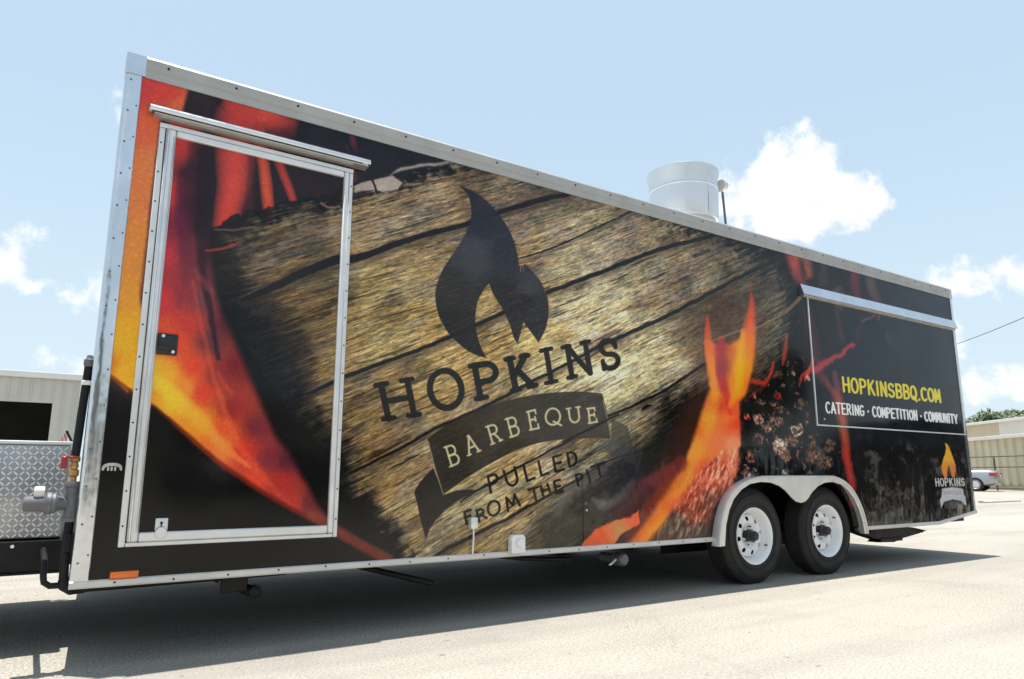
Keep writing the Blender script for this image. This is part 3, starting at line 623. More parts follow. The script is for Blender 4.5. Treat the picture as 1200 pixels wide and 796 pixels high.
# ---- lettering: strokes in a unit box (u right, v up)
def arc(cx, cy, rx, ry, a0, a1, n=14):
    return [(cx + rx * math.cos(math.radians(a0 + (a1 - a0) * i / n)), cy + ry * math.sin(math.radians(a0 + (a1 - a0) * i / n))) for i in range(n + 1)]
GL = {
 'A': [[(0.02, 0), (.5, 1), (.98, 0)], [(.2, .35), (.8, .35)]],
 'B': [[(.12, 0), (.12, 1)], [(.12, 1)] + arc(.55, .76, .33, .24, 90, -90) + [(.12, .52)], [(.12, .52)] + arc(.55, .26, .38, .26, 90, -90) + [(.12, 0)]],
 'C': [arc(.55, .5, .5, .5, 50, 310, 22)],
 'D': [[(.1, 0), (.1, 1), (.4, 1)] + arc(.4, .5, .52, .5, 90, -90, 18) + [(.1, 0)]],
 'E': [[(.9, 1), (.12, 1), (.12, 0), (.92, 0)], [(.12, .52), (.75, .52)]],
 'F': [[(.9, 1), (.12, 1), (.12, 0)], [(.12, .52), (.75, .52)]],
 'G': [arc(.55, .5, .5, .5, 50, 330, 22) + [(.98, .45), (.6, .45)]],
 'H': [[(.1, 0), (.1, 1)], [(.9, 0), (.9, 1)], [(.1, .5), (.9, .5)]],
 'I': [[(.5, 0), (.5, 1)]],
 'K': [[(.12, 0), (.12, 1)], [(.9, 1), (.14, .42)], [(.38, .6), (.95, 0)]],
 'L': [[(.12, 1), (.12, 0), (.9, 0)]],
 'M': [[(.04, 0), (.12, 1), (.5, .25), (.88, 1), (.96, 0)]],
 'N': [[(.1, 0), (.1, 1), (.9, 0), (.9, 1)]],
 'O': [arc(.5, .5, .48, .5, 0, 360, 28)],
 'P': [[(.12, 0), (.12, 1)], [(.12, 1)] + arc(.55, .74, .36, .26, 90, -90) + [(.12, .48)]],
 'Q': [arc(.5, .5, .48, .5, 0, 360, 28), [(.5, .2), (.95, -.12)]],
 'R': [[(.12, 0), (.12, 1)], [(.12, 1)] + arc(.52, .75, .34, .25, 90, -90) + [(.12, .5)], [(.5, .5), (.95, 0)]],
 'S': [arc(.5, .75, .38, .25, 20, 270, 14) + arc(.5, .25, .42, .25, 90, -160, 14)],
 'T': [[(.02, 1), (.98, 1)], [(.5, 1), (.5, 0)]],
 'U': [[(.1, 1), (.1, .4)] + arc(.5, .4, .4, .4, 180, 360, 14) + [(.9, 1)]],
 'Y': [[(.04, 1), (.5, .45), (.96, 1)], [(.5, .45), (.5, 0)]],
 '.': [[(.5, 0), (.5, .05)]],
 '*': [[(.5, .42), (.5, .5)]],
}
SERIF = {'H': [((-.06, 0), (.28, 0)), ((.72, 0), (1.06, 0)), ((-.06, 1), (.28, 1)), ((.72, 1), (1.06, 1))], 'P': [((-.06, 0), (.36, 0)), ((-.06, 1), (.2, 1))],
         'K': [((-.06, 0), (.32, 0)), ((-.06, 1), (.32, 1)), ((.7, 1), (1.05, 1)), ((.75, 0), (1.12, 0))], 'I': [((.14, 0), (.86, 0)), ((.14, 1), (.86, 1))],
         'N': [((-.1, 1), (.2, 1)), ((.72, 1), (1.08, 1)), ((-.08, 0), (.28, 0))], 'S': [((.88, .98), (.88, .72)), ((.08, .02), (.08, .3))],
         'B': [((-.08, 0), (.2, 0)), ((-.08, 1), (.2, 1))], 'A': [((-.14, 0), (.2, 0)), ((.8, 0), (1.14, 0)), ((.3, 1), (.55, 1))], 'R': [((-.08, 0), (.3, 0)), ((-.08, 1), (.2, 1)), ((.78, 0), (1.1, 0))],
         'E': [((-.06, 0), (.2, 0)), ((-.06, 1), (.2, 1)), ((.92, 0), (.92, .22)), ((.9, 1), (.9, .8)), ((.75, .4), (.75, .64))], 'U': [((-.08, 1), (.28, 1)), ((.72, 1), (1.08, 1))]}
def letter(ch, tl, tr, bl, br, wd, col, alpha=1.0, serif=False, warp=0.0, soft=0.6):
    def q(u, v):
        return tuple((tl[i] * (1 - u) + tr[i] * u) * v + (bl[i] * (1 - u) + br[i] * u) * (1 - v) for i in (0, 1))
    for st in GL[ch]: line([q(*p) for p in st], wd, col, alpha, warp, 0, soft)
    if serif:
        for a, b in SERIF.get(ch, []): line([q(*a), q(*b)], wd * 0.82, col, alpha, warp, 0, soft)
HC = (34, 31, 30)
for ch, a, b, c, d in [('H', (75, 270), (202, 248), (105, 402), (230, 384)), ('O', (264, 222), (392, 206), (288, 368), (414, 350)), ('P', (440, 196), (536, 182), (464, 322), (560, 306)), ('K', (578, 170), (655, 155), (603, 290), (682, 272)),
                       ('I', (702, 138), (756, 126), (722, 264), (776, 252)), ('N', (802, 122), (890, 102), (822, 240), (910, 222)), ('S', (930, 100), (1002, 92), (950, 212), (1020, 196))]:
    letter(ch, C1(*a), C1(*b), C1(*c), C1(*d), 7.3 if ch in 'HOPK' else 6.2, HC, 0.96, True, 0.05)
for ch, a, b, c, d in [('B', (336, 512), (374, 500), (358, 586), (398, 570)), ('A', (416, 472), (440, 462), (430, 542), (470, 526)), ('R', (498, 432), (538, 420), (518, 500), (556, 484)), ('B', (574, 402), (612, 392), (592, 472), (630, 460)),
                       ('E', (656, 374), (690, 366), (668, 444), (704, 436)), ('Q', (724, 366), (780, 356), (730, 430), (790, 418)), ('U', (812, 362), (858, 355), (820, 418), (866, 412)), ('E', (890, 362), (920, 358), (896, 418), (930, 412))]:
    letter(ch, C1(*a), C1(*b), C1(*c), C1(*d), 2.4, (206, 190, 146), 0.95, True)
for ch, a, b, c, d in [('P', (499, 628), (540, 612), (510, 690), (552, 672)), ('U', (560, 606), (612, 588), (578, 668), (628, 650)), ('L', (640, 588), (668, 578), (652, 644), (688, 630)), ('L', (697, 568), (722, 560), (708, 624), (742, 610)),
                       ('E', (752, 552), (790, 540), (762, 608), (802, 596)), ('D', (808, 536), (845, 526), (818, 588), (854, 576))]:
    letter(ch, C1(*a), C1(*b), C1(*c), C1(*d), 3.0, (34, 31, 28), 0.97)
for ch, a, b, c, d, al in [('F', (408, 268), (440, 256), (417, 312), (448, 300), .9), ('R', (456, 262), (486, 250), (466, 306), (500, 288), .9), ('O', (498, 232), (545, 216), (508, 288), (554, 268), .9), ('M', (570, 212), (612, 196), (580, 264), (630, 240), .9),
                       ('T', (660, 180), (700, 168), (676, 226), (706, 214), .9), ('H', (706, 166), (738, 156), (716, 206), (750, 192), .9), ('E', (757, 148), (785, 140), (766, 196), (798, 184), .9),
                       ('P', (842, 124), (868, 114), (852, 166), (880, 152), .75), ('I', (884, 106), (892, 103), (896, 152), (904, 148), .7), ('T', (904, 92), (958, 72), (926, 132), (954, 122), .7)]:
    letter(ch, C2(*a), C2(*b), C2(*c), C2(*d), 2.9, (34, 31, 28), min(1, al + .07))
line([C1(460, 680), C1(520, 650), C1(640, 580)], [1.5, 2.4, 2], (34, 30, 28), 0.9, 0.1)
# hatch lettering, set straight on the wall
def row(txt, x0, x1, zb, zt, wd, col, gap=0.28, narrow={'I': .45, '.': .35, '*': .5}, jig=0.0):
    ws = [narrow.get(c, 1.0) if c != ' ' else .35 for c in txt]
    tot = sum(ws) + gap * (len(txt) - 1); k = (x1 - x0) / tot; x = x0
    rr = random.Random(5)
    for ch, w_ in zip(txt, ws):
        if ch != ' ':
            dz = rr.uniform(-1, 1) * jig * (zt - zb)
            letter(ch, image_px(x, zt + dz), image_px(x + w_ * k, zt + dz), image_px(x, zb), image_px(x + w_ * k, zb), wd, col, 0.97, soft=0.5)
        x += (w_ + gap) * k
a0 = wall_xz(988, 459.5); a1 = wall_xz(1102, 471); a2 = wall_xz(987, 443)
row('HOPKINSBBQ.COM', a0[0], a1[0], (a0[1] + a1[1]) / 2, (a0[1] + a1[1]) / 2 + (a2[1] - a0[1]), 2.7, (226, 204, 40), 0.30, jig=0.03)
b0 = wall_xz(968, 484); b1 = wall_xz(1122, 496); b2 = wall_xz(968, 472)
row('CATERING * COMPETITION * COMMUNITY', b0[0], b1[0], (b0[1] + b1[1]) / 2, (b0[1] + b1[1]) / 2 + (b2[1] - b0[1]), 1.95, (232, 232, 228), 0.30, jig=0.04)
# small emblem at the tail
def E5(x, y): return (1000 + x / 6.63, 500 + y / 6.63)
poly([E5(*p) for p in [(712, 128), (728, 132), (745, 160), (762, 205), (778, 250), (795, 300), (797, 350), (785, 400), (768, 392), (760, 365), (752, 330), (742, 300), (732, 330), (728, 365), (730, 398), (706, 396), (690, 355), (684, 310), (695, 260), (712, 215), (720, 170)]],
     [(1107, 522, (226, 160, 60)), (1110, 535, (230, 170, 60)), (1104, 550, (226, 140, 40)), (1118, 552, (216, 120, 60)), (1106, 558, (220, 130, 90))], 0.7, 0.97)
h0 = wall_xz(*E5(642, 462)); h1 = wall_xz(*E5(866, 466)); h2 = wall_xz(*E5(642, 404))
row('HOPKINS', h0[0], h1[0], h0[1], h0[1] + (h2[1] - h0[1]), 1.5, (196, 196, 192), 0.35)
poly([E5(*p) for p in [(690, 482), (770, 470), (850, 484), (862, 535), (872, 545), (880, 612), (862, 606), (842, 580), (770, 566), (706, 586), (696, 606), (682, 636), (672, 570), (684, 545)]], (196, 197, 200), 0.9, 0.93)
poly([E5(*p) for p in [(700, 600), (730, 580), (770, 574), (820, 582), (850, 606), (850, 640), (770, 636), (716, 640)]], (96, 94, 90), 1.2, 0.6)
g0 = wall_xz(*E5(704, 528)); g1 = wall_xz(*E5(845, 526)); g2 = wall_xz(*E5(704, 500))
row('BARBEQUE', g0[0], g1[0], g0[1], g0[1] + (g2[1] - g0[1]), 0.55, (150, 120, 120), 0.3)

IMG *= (1 + (n_hi[..., None] - 0.5) * 0.10)
_sp = sm(fbm(gx * 130, gz * 130, 2, 191, 0.6), 0.70, 0.78)[..., None]; IMG += _sp * (IMG * 0.10 + 3)
lin = np.clip(IMG, 0, 255) / 255
lin = np.where(lin <= 0.04045, lin / 12.92, ((lin + 0.055) / 1.055) ** 2.4)
lin = np.clip(lin * ART_GAIN - ART_LIFT, 0.002, 0.9)
enc = np.where(lin <= 0.0031308, lin * 12.92, 1.055 * lin ** (1 / 2.4) - 0.055).astype(np.float32)
buf = np.ones((TH, TW, 4), np.float32); buf[..., :3] = enc
wrap_img = bpy.data.images.new('wrap_print', TW, TH, alpha=False)
wrap_img.pixels.foreach_set(buf.ravel()); wrap_img.update(); wrap_img.pack()
del buf, lin, enc
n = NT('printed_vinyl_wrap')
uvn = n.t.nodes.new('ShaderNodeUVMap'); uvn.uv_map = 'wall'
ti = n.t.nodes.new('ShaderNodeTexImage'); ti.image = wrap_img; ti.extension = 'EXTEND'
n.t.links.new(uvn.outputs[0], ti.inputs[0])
# dusty film, plus a grey lift low down that paints washed-out skirt reflections
dust_and_refl = n.ramp(n.noise(3.0, 6, 0.65), [(0.45, (0, 0, 0)), (0.75, (0.016, 0.016, 0.016))])
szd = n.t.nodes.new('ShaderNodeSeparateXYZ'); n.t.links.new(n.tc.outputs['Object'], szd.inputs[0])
skirt_refl = n.mix(n.ramp(szd.outputs['Z'], [(0.40, (1, 1, 1)), (0.95, (0, 0, 0))]), (0.0, 0.0, 0.0), n.ramp(n.noise(0.9, 4, 0.55, 'Object', (1, 1, 0.7)), [(0.42, (0, 0, 0)), (0.72, (0.03, 0.03, 0.03))]))
dust_and_refl = n.mix(1.0, dust_and_refl, skirt_refl, 'ADD')
n.set(color=n.mix(dust_and_refl, ti.outputs[0], (0.4, 0.37, 0.32)), rough=n.ramp(n.noise(5, 4), [(0.3, (0.05,) * 3), (0.7, (0.11,) * 3)]), spec=0.25)
b1_ = n.bump(n.noise(1.15, 2, 0.4, 'Object', (1, 1, 0.9)), 0.55, 0.020)
# the loose film over the skirt is rippled
sz = n.t.nodes.new('ShaderNodeSeparateXYZ'); n.t.links.new(n.tc.outputs['Object'], sz.inputs[0])
rip = n.ramp(sz.outputs['Z'], [(0.78, (1, 1, 1)), (0.98, (0, 0, 0))])
xr = n.t.nodes.new('ShaderNodeMapRange'); n.t.links.new(sz.outputs['X'], xr.inputs['Value']); xr.inputs['From Min'].default_value = 1.6; xr.inputs['From Max'].default_value = 2.8
xm = n.t.nodes.new('ShaderNodeMath'); xm.operation = 'MULTIPLY'; n.t.links.new(rip, xm.inputs[0]); n.t.links.new(xr.outputs[0], xm.inputs[1]); rip = xm.outputs[0]
rn = n.mix(rip, (0.5, 0.5, 0.5), n.noise(2.6, 3, 0.5, 'Object', (1.0, 1, 0.45)))
b1_ = n.bump(rn, 1.0, 0.05, b1_)
nb2 = n.noise(420, 2); n.bump(nb2, 0.05, 0.001, b1_)
MT['wrap'] = n.m

# ------------------------------------------------------------------ ground
n = NT('worn_pale_asphalt')
agg = n.noise(80, 2, 0.75); agg2 = n.noise(30, 3, 0.6); big = n.noise(0.35, 5, 0.6); blot = n.noise(1.6, 5, 0.65)
c = n.ramp(agg, [(0.32, (0.11, 0.10, 0.085)), (0.44, (0.25, 0.23, 0.195)), (0.56, (0.345, 0.318, 0.275)), (0.68, (0.56, 0.53, 0.47))])
c = n.mix(n.ramp(agg2, [(0.42, (0, 0, 0)), (0.62, (0.45,) * 3)]), c, (0.30, 0.28, 0.245))
c = n.mix(n.ramp(big, [(0.40, (0, 0, 0)), (0.65, (0.35,) * 3)]), c, (0.43, 0.39, 0.33))
c = n.mix(n.ramp(blot, [(0.54, (0, 0, 0)), (0.72, (0.42,) * 3)]), c, (0.20, 0.187, 0.168))
worn = n.noise(1.0, 5, 0.6, 'Object', (0.16, 1.5, 1))
c = n.mix(n.ramp(worn, [(0.48, (0, 0, 0)), (0.64, (0.48,) * 3)]), c, (0.20, 0.188, 0.168))
c = n.mix(n.ramp(n.noise(0.11, 3), [(0.45, (0, 0, 0)), (0.6, (0.25,) * 3)]), c, (0.44, 0.41, 0.36))
grit = n.noise(14, 2, 0.5)
c = n.mix(n.ramp(grit, [(0.70, (0, 0, 0)), (0.74, (0.6,) * 3)]), c, (0.10, 0.09, 0.08))
# long tar-filled cracks
vo = n.t.nodes.new('ShaderNodeTexVoronoi'); vo.feature = 'DISTANCE_TO_EDGE'; vo.inputs['Scale'].default_value = 0.22
nzv = n.t.nodes.new('ShaderNodeTexNoise'); nzv.inputs['Scale'].default_value = 0.9; nzv.inputs['Detail'].default_value = 5
n.t.links.new(n.tc.outputs['Object'], nzv.inputs['Vector'])
vm = n.t.nodes.new('ShaderNodeVectorMath'); vm.operation = 'MULTIPLY_ADD'; n.t.links.new(nzv.outputs['Color'], vm.inputs[0]); vm.inputs[1].default_value = (1.6, 1.6, 0); n.t.links.new(n.tc.outputs['Object'], vm.inputs[2])
n.t.links.new(vm.outputs[0], vo.inputs['Vector'])
c = n.mix(n.ramp(vo.outputs['Distance'], [(0.0, (0.12,) * 3), (0.003, (0.0,) * 3)]), c, (0.13, 0.115, 0.10))
n.set(color=c, rough=0.9, spec=0.25); n.bump(agg, 0.55, 0.006)
MT['asphalt'] = n.m
bm = bmesh.new()
xs = [-700, -60, -20, -8, -3, 0, 3, 6, 9, 12, 16, 24, 40, 80, 200, 900]; ys = [-700, -60, -20, -8, -4, -2, 0, 2, 4, 8, 14, 24, 45, 90, 250, 900]
vv = [[bm.verts.new((x, y, 0)) for x in xs] for y in ys]
for j in range(len(ys) - 1):
    for i in range(len(xs) - 1): bm.faces.new((vv[j][i], vv[j][i + 1], vv[j + 1][i + 1], vv[j + 1][i]))
ground = link_bm('ground', bm, MT['asphalt']); tag(ground, kind='structure')

# ------------------------------------------------------------------ the trailer
TR = empty('food_trailer')
tag(TR, 'long black enclosed barbecue trailer wrapped in printed timber and flames', 'food trailer')
YB = 2.50; ZK = 0.401; XK = 6.897
# structural body (behind the skin), white sheet
bm = bmesh.new(); bm_box(bm, 0.012, WL - 0.012, 0.03, YB, 0.80, Z1 - 0.02); link_bm('body_shell', bm, MT['white_sheet'], TR)
box('floor_pan', 0.012, XK, 0.45, YB, 0.46, 0.56, MT['black'], TR)
box('roof_sheet', 0.02, WL - 0.02, 0.02, YB, Z1 - 0.018, Z1 + 0.004, MT['white_sheet'], TR)
for o in TR.children: o['nose'] = 1
box('skirt_liner', 0.02, 3.80, 0.02, 0.05, 0.335, 0.80, MT['black'], TR)
box('skirt_liner', 5.56, XK, 0.02, 0.05, 0.335, 0.80, MT['black'], TR)
box('wheel_well', 3.76, 5.60, 0.44, 0.47, 0.20, 0.80, MT['black'], TR)  # back sheet reaches lower to block the lit ground between the wheels
box('wheel_well', 3.76, 3.79, 0.05, 0.44, 0.34, 0.80, MT['black'], TR)
box('wheel_well', 5.57, 5.60, 0.05, 0.44, 0.34, 0.80, MT['black'], TR)
box('front_wall', 0.0, 0.012, 0.03, YB, 0.33, Z1 - 0.02, MT['white_sheet'], TR)['nose'] = 1
box('rear_wall', WL - 0.012, WL, 0.03, YB, 0.42, Z1 - 0.02, MT['white_sheet'], TR)
box('far_side_wall', 0.19, WL - 0.012, YB, YB + 0.02, 0.34, Z1 - 0.02, MT['white_sheet'], TR)
# box front sheared back towards the far side, keeping its face out of view
for o in TR.children:
    if o.get('nose'):
        for v_ in o.data.vertices:
            if v_.co.x < 1: v_.co.x += 0.070 * v_.co.y
        del o['nose']
# frame rails under the floor
for y in (0.55, 1.9): box('chassis_rail', 0.0, 7.2, y, y + 0.07, 0.36, 0.46, MT['black'], TR)
for i in range(9):
    x = 0.35 + i * 0.82
    if 3.7 < x < 5.6: continue
    box('cross_member', x, x + 0.05, 0.06, YB - 0.05, 0.38, 0.455, MT['black'], TR)

# wall skin with the wheel opening, dovetail tail and door/hatch openings
def circ(cx, cz, r, a0, a1, n=20): return [(cx + r * math.cos(math.radians(a0 + (a1 - a0) * i / n)), cz + r * math.sin(math.radians(a0 + (a1 - a0) * i / n))) for i in range(n + 1)]
AX1, AX2, AZ = 4.266, 5.165, 0.335
arch = [(3.83, 0.349)] + circ(4.30, 0.33, 0.40, 175, 95, 8) + circ(5.11, 0.33, 0.40, 85, 5, 8) + [(5.55, 0.349)]
DX0, DX1, DZ0, DZ1 = 0.158, 1.098, 0.474, 2.374          # door frame outer
HX0, HX1, HZ0, HZ1 = 5.096, 7.588, 1.165, 2.262          # serving hatch outer
skin = [(0.066, Z1 - 0.09)] + [(0.066, 0.349)] + arch + [(XK, 0.349), (7.60, 0.349 + (7.60 - XK) * 0.108), (7.60, Z1 - 0.09)]
holes = [[(DX0 + .01, DZ0 + .01), (DX1 - .01, DZ0 + .01), (DX1 - .01, DZ1 - .01), (DX0 + .01, DZ1 - .01)], [(HX0 + .006, HZ0 + .006), (HX1 - .006, HZ0 + .006), (HX1 - .006, HZ1 - .006), (HX0 + .006, HZ1 - .006)]]
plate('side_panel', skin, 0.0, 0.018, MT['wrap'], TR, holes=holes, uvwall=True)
# corner post with a rounded nose, cap, rear post
prof = [(0.000, 0.06), (0.000, 0.012), (0.004, 0.002), (0.012, -0.004), (0.064, -0.006), (0.067, -0.003), (0.067, 0.004), (0.02, 0.006), (0.02, 0.06)]
post = along_z('corner_post', prof, 0.337, Z1 - 0.095, MT['polished'], TR, True)
bm = bmesh.new()
for i in range(15):
    for dx in (0.022, 0.055):
        z = 0.42 + i * 0.152 + (0.03 if dx > .04 else 0)
        if z < 2.55: bm_lathe(bm, [(0.0, -0.0085), (0.003, -0.0085), (0.0045, -0.006), (0.0045, -0.005)], (dx, 0, z), 'y', 8)
tag(link_bm('rivets', bm, MT['grey_cast'], post, True), kind='stuff')
along_z('corner_cap', [(-0.004, 0.07), (-0.004, 0.0), (0.004, -0.009), (0.078, -0.009), (0.078, 0.004), (0.01, 0.01), (0.01, 0.07)], Z1 - 0.094, Z1 + 0.006, MT['polished'], TR, True)
along_z('rear_corner_post', [(7.592, 0.002), (7.592, -0.006), (7.630, -0.006), (7.640, 0.006), (7.640, 0.06), (7.63, 0.06), (7.625, 0.01)], 0.43, Z1 - 0.10, MT['polished'], TR, True)
along_z('corner_cap', [(7.58, 0.002), (7.58, -0.010), (7.634, -0.010), (7.645, 0.004), (7.645, 0.07), (7.63, 0.07), (7.62, 0.01)], Z1 - 0.10, Z1 + 0.004, MT['alu'], TR, True)
# top rail: stepped extrusion
rail = along_x('top_rail', [(0.0, Z1 - 0.097), (-0.008, Z1 - 0.097), (-0.010, Z1 - 0.060), (-0.018, Z1 - 0.054), (-0.021, Z1 - 0.008), (-0.014, Z1 + 0.004), (0.06, Z1 + 0.008), (0.06, Z1 - 0.012), (0.0, Z1 - 0.014)], 0.078, 7.58, MT['roof_trim'], TR, False)
bm = bmesh.new()
for i in range(25): bm_lathe(bm, [(0.0, -0.0245), (0.004, -0.0245), (0.006, -0.021), (0.006, -0.019)], (0.17 + i * 0.305, 0, Z1 - 0.030), 'y', 8)
tag(link_bm('rivets', bm, MT['dark_iron'], rail, True), kind='stuff')
# bottom rail with its kicked-up tail
rp = [(0.020, 0.0), (-0.006, 0.0), (-0.010, 0.006), (-0.010, 0.026), (-0.004, 0.031), (0.020, 0.031)]
def brail(name, xa, za, xb, zb):
    bm = bmesh.new(); A = [bm.verts.new((xa, p, za + q)) for p, q in rp]; B = [bm.verts.new((xb, p, zb + q)) for p, q in rp]
    k = len(rp)
    for i in range(k): bm.faces.new((A[i], A[(i + 1) % k], B[(i + 1) % k], B[i]))
    bm.faces.new(A); bm.faces.new(B[::-1]); return link_bm(name, bm, MT['alu'], TR)
r1 = brail('bottom_rail', 0.0, 0.320, 3.80, 0.320); brail('bottom_rail', 5.60, 0.320, XK, 0.320); brail('bottom_rail', XK, 0.320, 7.642, 0.402)
bm = bmesh.new()
for i in range(17): bm_lathe(bm, [(0.0, -0.013), (0.003, -0.013), (0.0045, -0.011), (0.0045, -0.009)], (0.16 + i * 0.222, 0, 0.337 + 0.004 * math.sin(i * 5)), 'y', 8)
tag(link_bm('rivets', bm, MT['dark_iron'], r1, True), kind='stuff')

# ---- entry door
leaf = box('entry_door', DX0 + 0.06, DX1 - 0.045, -0.004, 0.030, DZ0 + 0.045, DZ1 - 0.035, MT['wrap'], TR, uvwall=True)
# frames: outer jamb (flat flange) and inner door edge extrusion
def frame_piece(name, x0, x1, z0, z1, y0, y1, par, mat='alu_frame', bev=0.003): return box(name, x0, x1, y0, y1, z0, z1, MT[mat], par, bev)
jm = frame_piece('jamb', DX0, DX0 + 0.026, DZ0, DZ1 - 0.024, -0.010, 0.012, leaf)
frame_piece('jamb', DX1 - 0.022, DX1, DZ0, DZ1 - 0.024, -0.010, 0.012, leaf)
frame_piece('jamb', DX0, DX1, DZ1 - 0.023, DZ1, -0.012, 0.012, leaf)
frame_piece('jamb', DX0 + 0.027, DX1 - 0.023, DZ0, DZ0 + 0.018, -0.009, 0.012, leaf)
frame_piece('door_edge_trim', DX0 + 0.030, DX0 + 0.072, DZ0 + 0.019, DZ1 - 0.026, -0.022, 0.010, leaf, 'alu_frame', 0.006)
frame_piece('trim_ridge', DX0 + 0.033, DX0 + 0.044, DZ0 + 0.022, DZ1 - 0.030, -0.029, -0.020, leaf, 'polished', 0.003)
frame_piece('trim_ridge', DX0 + 0.060, DX0 + 0.068, DZ0 + 0.060, DZ1 - 0.060, -0.027, -0.020, leaf, 'polished', 0.003)
frame_piece('door_edge_trim', DX1 - 0.052, DX1 - 0.025, DZ0 + 0.019, DZ1 - 0.026, -0.020, 0.010, leaf, 'alu_frame', 0.005)
frame_piece('door_edge_trim', DX0 + 0.073, DX1 - 0.053, DZ1 - 0.058, DZ1 - 0.026, -0.020, 0.010, leaf, 'alu_frame', 0.005)
frame_piece('door_edge_trim', DX0 + 0.073, DX1 - 0.053, DZ0 + 0.019, DZ0 + 0.058, -0.020, 0.010, leaf, 'alu_frame', 0.005)
bm = bmesh.new()
for i in range(13): bm_lathe(bm, [(0.0, -0.0125), (0.003, -0.0125), (0.0042, -0.010)], (DX0 + 0.011, 0, 0.56 + i * 0.143), 'y', 8)
for i in range(13): bm_lathe(bm, [(0.0, -0.0125), (0.003, -0.0125), (0.0042, -0.010)], (DX1 - 0.010, 0, 0.56 + i * 0.143), 'y', 8)
tag(link_bm('screws', bm, MT['dark_iron'], leaf, True), kind='stuff')
# paddle latch
bm = bmesh.new(); bm_box(bm, 0.228, 0.316, -0.016, -0.004, 1.292, 1.388, 0.006, 2)
bm_box(bm, 0.236, 0.300, -0.024, -0.0165, 1.312, 1.378, 0.004, 2)
lt = link_bm('door_latch', bm, MT['plastic_black'], leaf, True)
lathe('latch_rivet', [(0, -0.028), (0.007, -0.028), (0.0085, -0.024)], (0.253, 0, 1.374), MT['chrome'], leaf, 'y', 14)
lathe('latch_rivet', [(0, -0.028), (0.007, -0.028), (0.0085, -0.024)], (0.297, 0, 1.306), MT['chrome'], leaf, 'y', 14)
# hasp plate at the foot of the door
bm = bmesh.new(); bm_box(bm, 0.291, 0.341, -0.013, -0.0045, 0.535, 0.588, 0.004, 2)
bm_lathe(bm, [(0.0, -0.027), (0.022, -0.027), (0.025, -0.0205)], (0.315, 0, 0.528), 'y', 18)
hp = link_bm('hasp', bm, MT['alu_frame'], leaf, True)
bm = bmesh.new(); bm_lathe(bm, [(0.0, -0.016), (0.006, -0.016), (0.006, -0.012)], (0.315, 0, 0.568), 'y', 12); bm_box(bm, 0.3125, 0.3175, -0.016, -0.0125, 0.546, 0.566)
link_bm('keyhole', bm, MT['plastic_black'], leaf)
# rain gutter over the door: rolled top, hollow underside
gut = [(0.0, 2.447), (-0.020, 2.446), (-0.040, 2.440), (-0.052, 2.428), (-0.055, 2.414), (-0.050, 2.407), (-0.048, 2.414), (-0.044, 2.424), (-0.033, 2.432), (-0.010, 2.436), (-0.010, 2.405), (0.0, 2.403)]
along_x('rain_gutter', gut, 0.108, 1.176, MT['polished'], TR, True)
along_x('gutter_channel', [(0.0, 2.402), (-0.048, 2.400), (-0.049, 2.394), (-0.008, 2.388), (0.0, 2.386)], 0.128, 1.166, MT['rail_dark'], TR, True)

# ---- serving hatch
hat = box('serving_hatch', HX0 + 0.012, HX1 - 0.012, -0.003, 0.03, HZ0 + 0.012, HZ1 - 0.012, MT['wrap'], TR, uvwall=True)
frame_piece('hatch_trim', HX0, HX0 + 0.012, HZ0, HZ1, -0.012, 0.01, hat, 'alu_frame', 0.002)
frame_piece('hatch_trim', HX1 - 0.012, HX1, HZ0, HZ1, -0.012, 0.01, hat, 'alu_frame', 0.002)
frame_piece('hatch_trim', HX0 + 0.0125, HX1 - 0.0125, HZ0, HZ0 + 0.011, -0.012, 0.01, hat, 'alu_frame', 0.002)
box('catch', HX0 + 0.10, HX0 + 0.115, -0.012, -0.0035, HZ0 + 0.05, HZ0 + 0.065, MT['chrome'], hat, 0.003)
along_x('hatch_gutter', [(0.0, 2.341), (-0.006, 2.341), (-0.010, 2.338), (-0.036, 2.256), (-0.037, 2.250), (-0.031, 2.249), (-0.028, 2.254), (-0.010, 2.253), (-0.010, 2.249), (0.0, 2.249)], 5.010, 7.626, MT['polished'], TR)
along_x('hatch_gutter_lip', [(-0.004, 2.2475), (-0.027, 2.2475), (-0.022, 2.236), (-0.004, 2.230)], 5.03, 7.60, MT['rail_dark'], TR)

# ---- lights, vents and fittings on the wall
bm = bmesh.new(); bm_box(bm, 0.140, 0.245, -0.020, -0.001, 0.3525, 0.379, 0.005, 2); mk = link_bm('marker_light', bm, MT['orange'], TR, True)
box('lamp_base', 0.136, 0.249, -0.004, -0.0005, 0.3515, 0.384, MT['plastic_black'], mk, 0.001)
bm = bmesh.new()
prf = spline([(0.070, 0.788), (0.072, 0.806), (0.086, 0.816), (0.108, 0.819), (0.130, 0.816), (0.143, 0.806), (0.145, 0.788)], 3)
bm_prism(bm, prf + [(0.137, 0.788), (0.134, 0.800), (0.120, 0.806), (0.096, 0.806), (0.082, 0.800), (0.078, 0.788)], -0.018, -0.001, lambda p, q, t: (p, t, q))
hl = link_bm('tie_loop', bm, MT['chrome'], TR)
for x in (0.094, 0.107, 0.120): box('slot_bar', x - 0.004, x + 0.004, -0.012, -0.001, 0.786, 0.804, MT['chrome'], hl, 0.001)
bm = bmesh.new(); bm_box(bm, 1.836, 1.880, -0.040, -0.0015, 0.482, 0.545, 0.008, 2); link_bm('cable_hood', bm, MT['alu_frame'], TR, True)
tube('hood_cable', [(1.862, -0.020, 0.484), (1.864, -0.018, 0.43), (1.862, -0.012, 0.350)], 0.0045, MT['white_plastic'], TR, 8)
bm = bmesh.new()
oc = [(2.098, 0.340), (2.098, 0.424), (2.112, 0.440), (2.178, 0.440), (2.192, 0.424), (2.192, 0.340)]
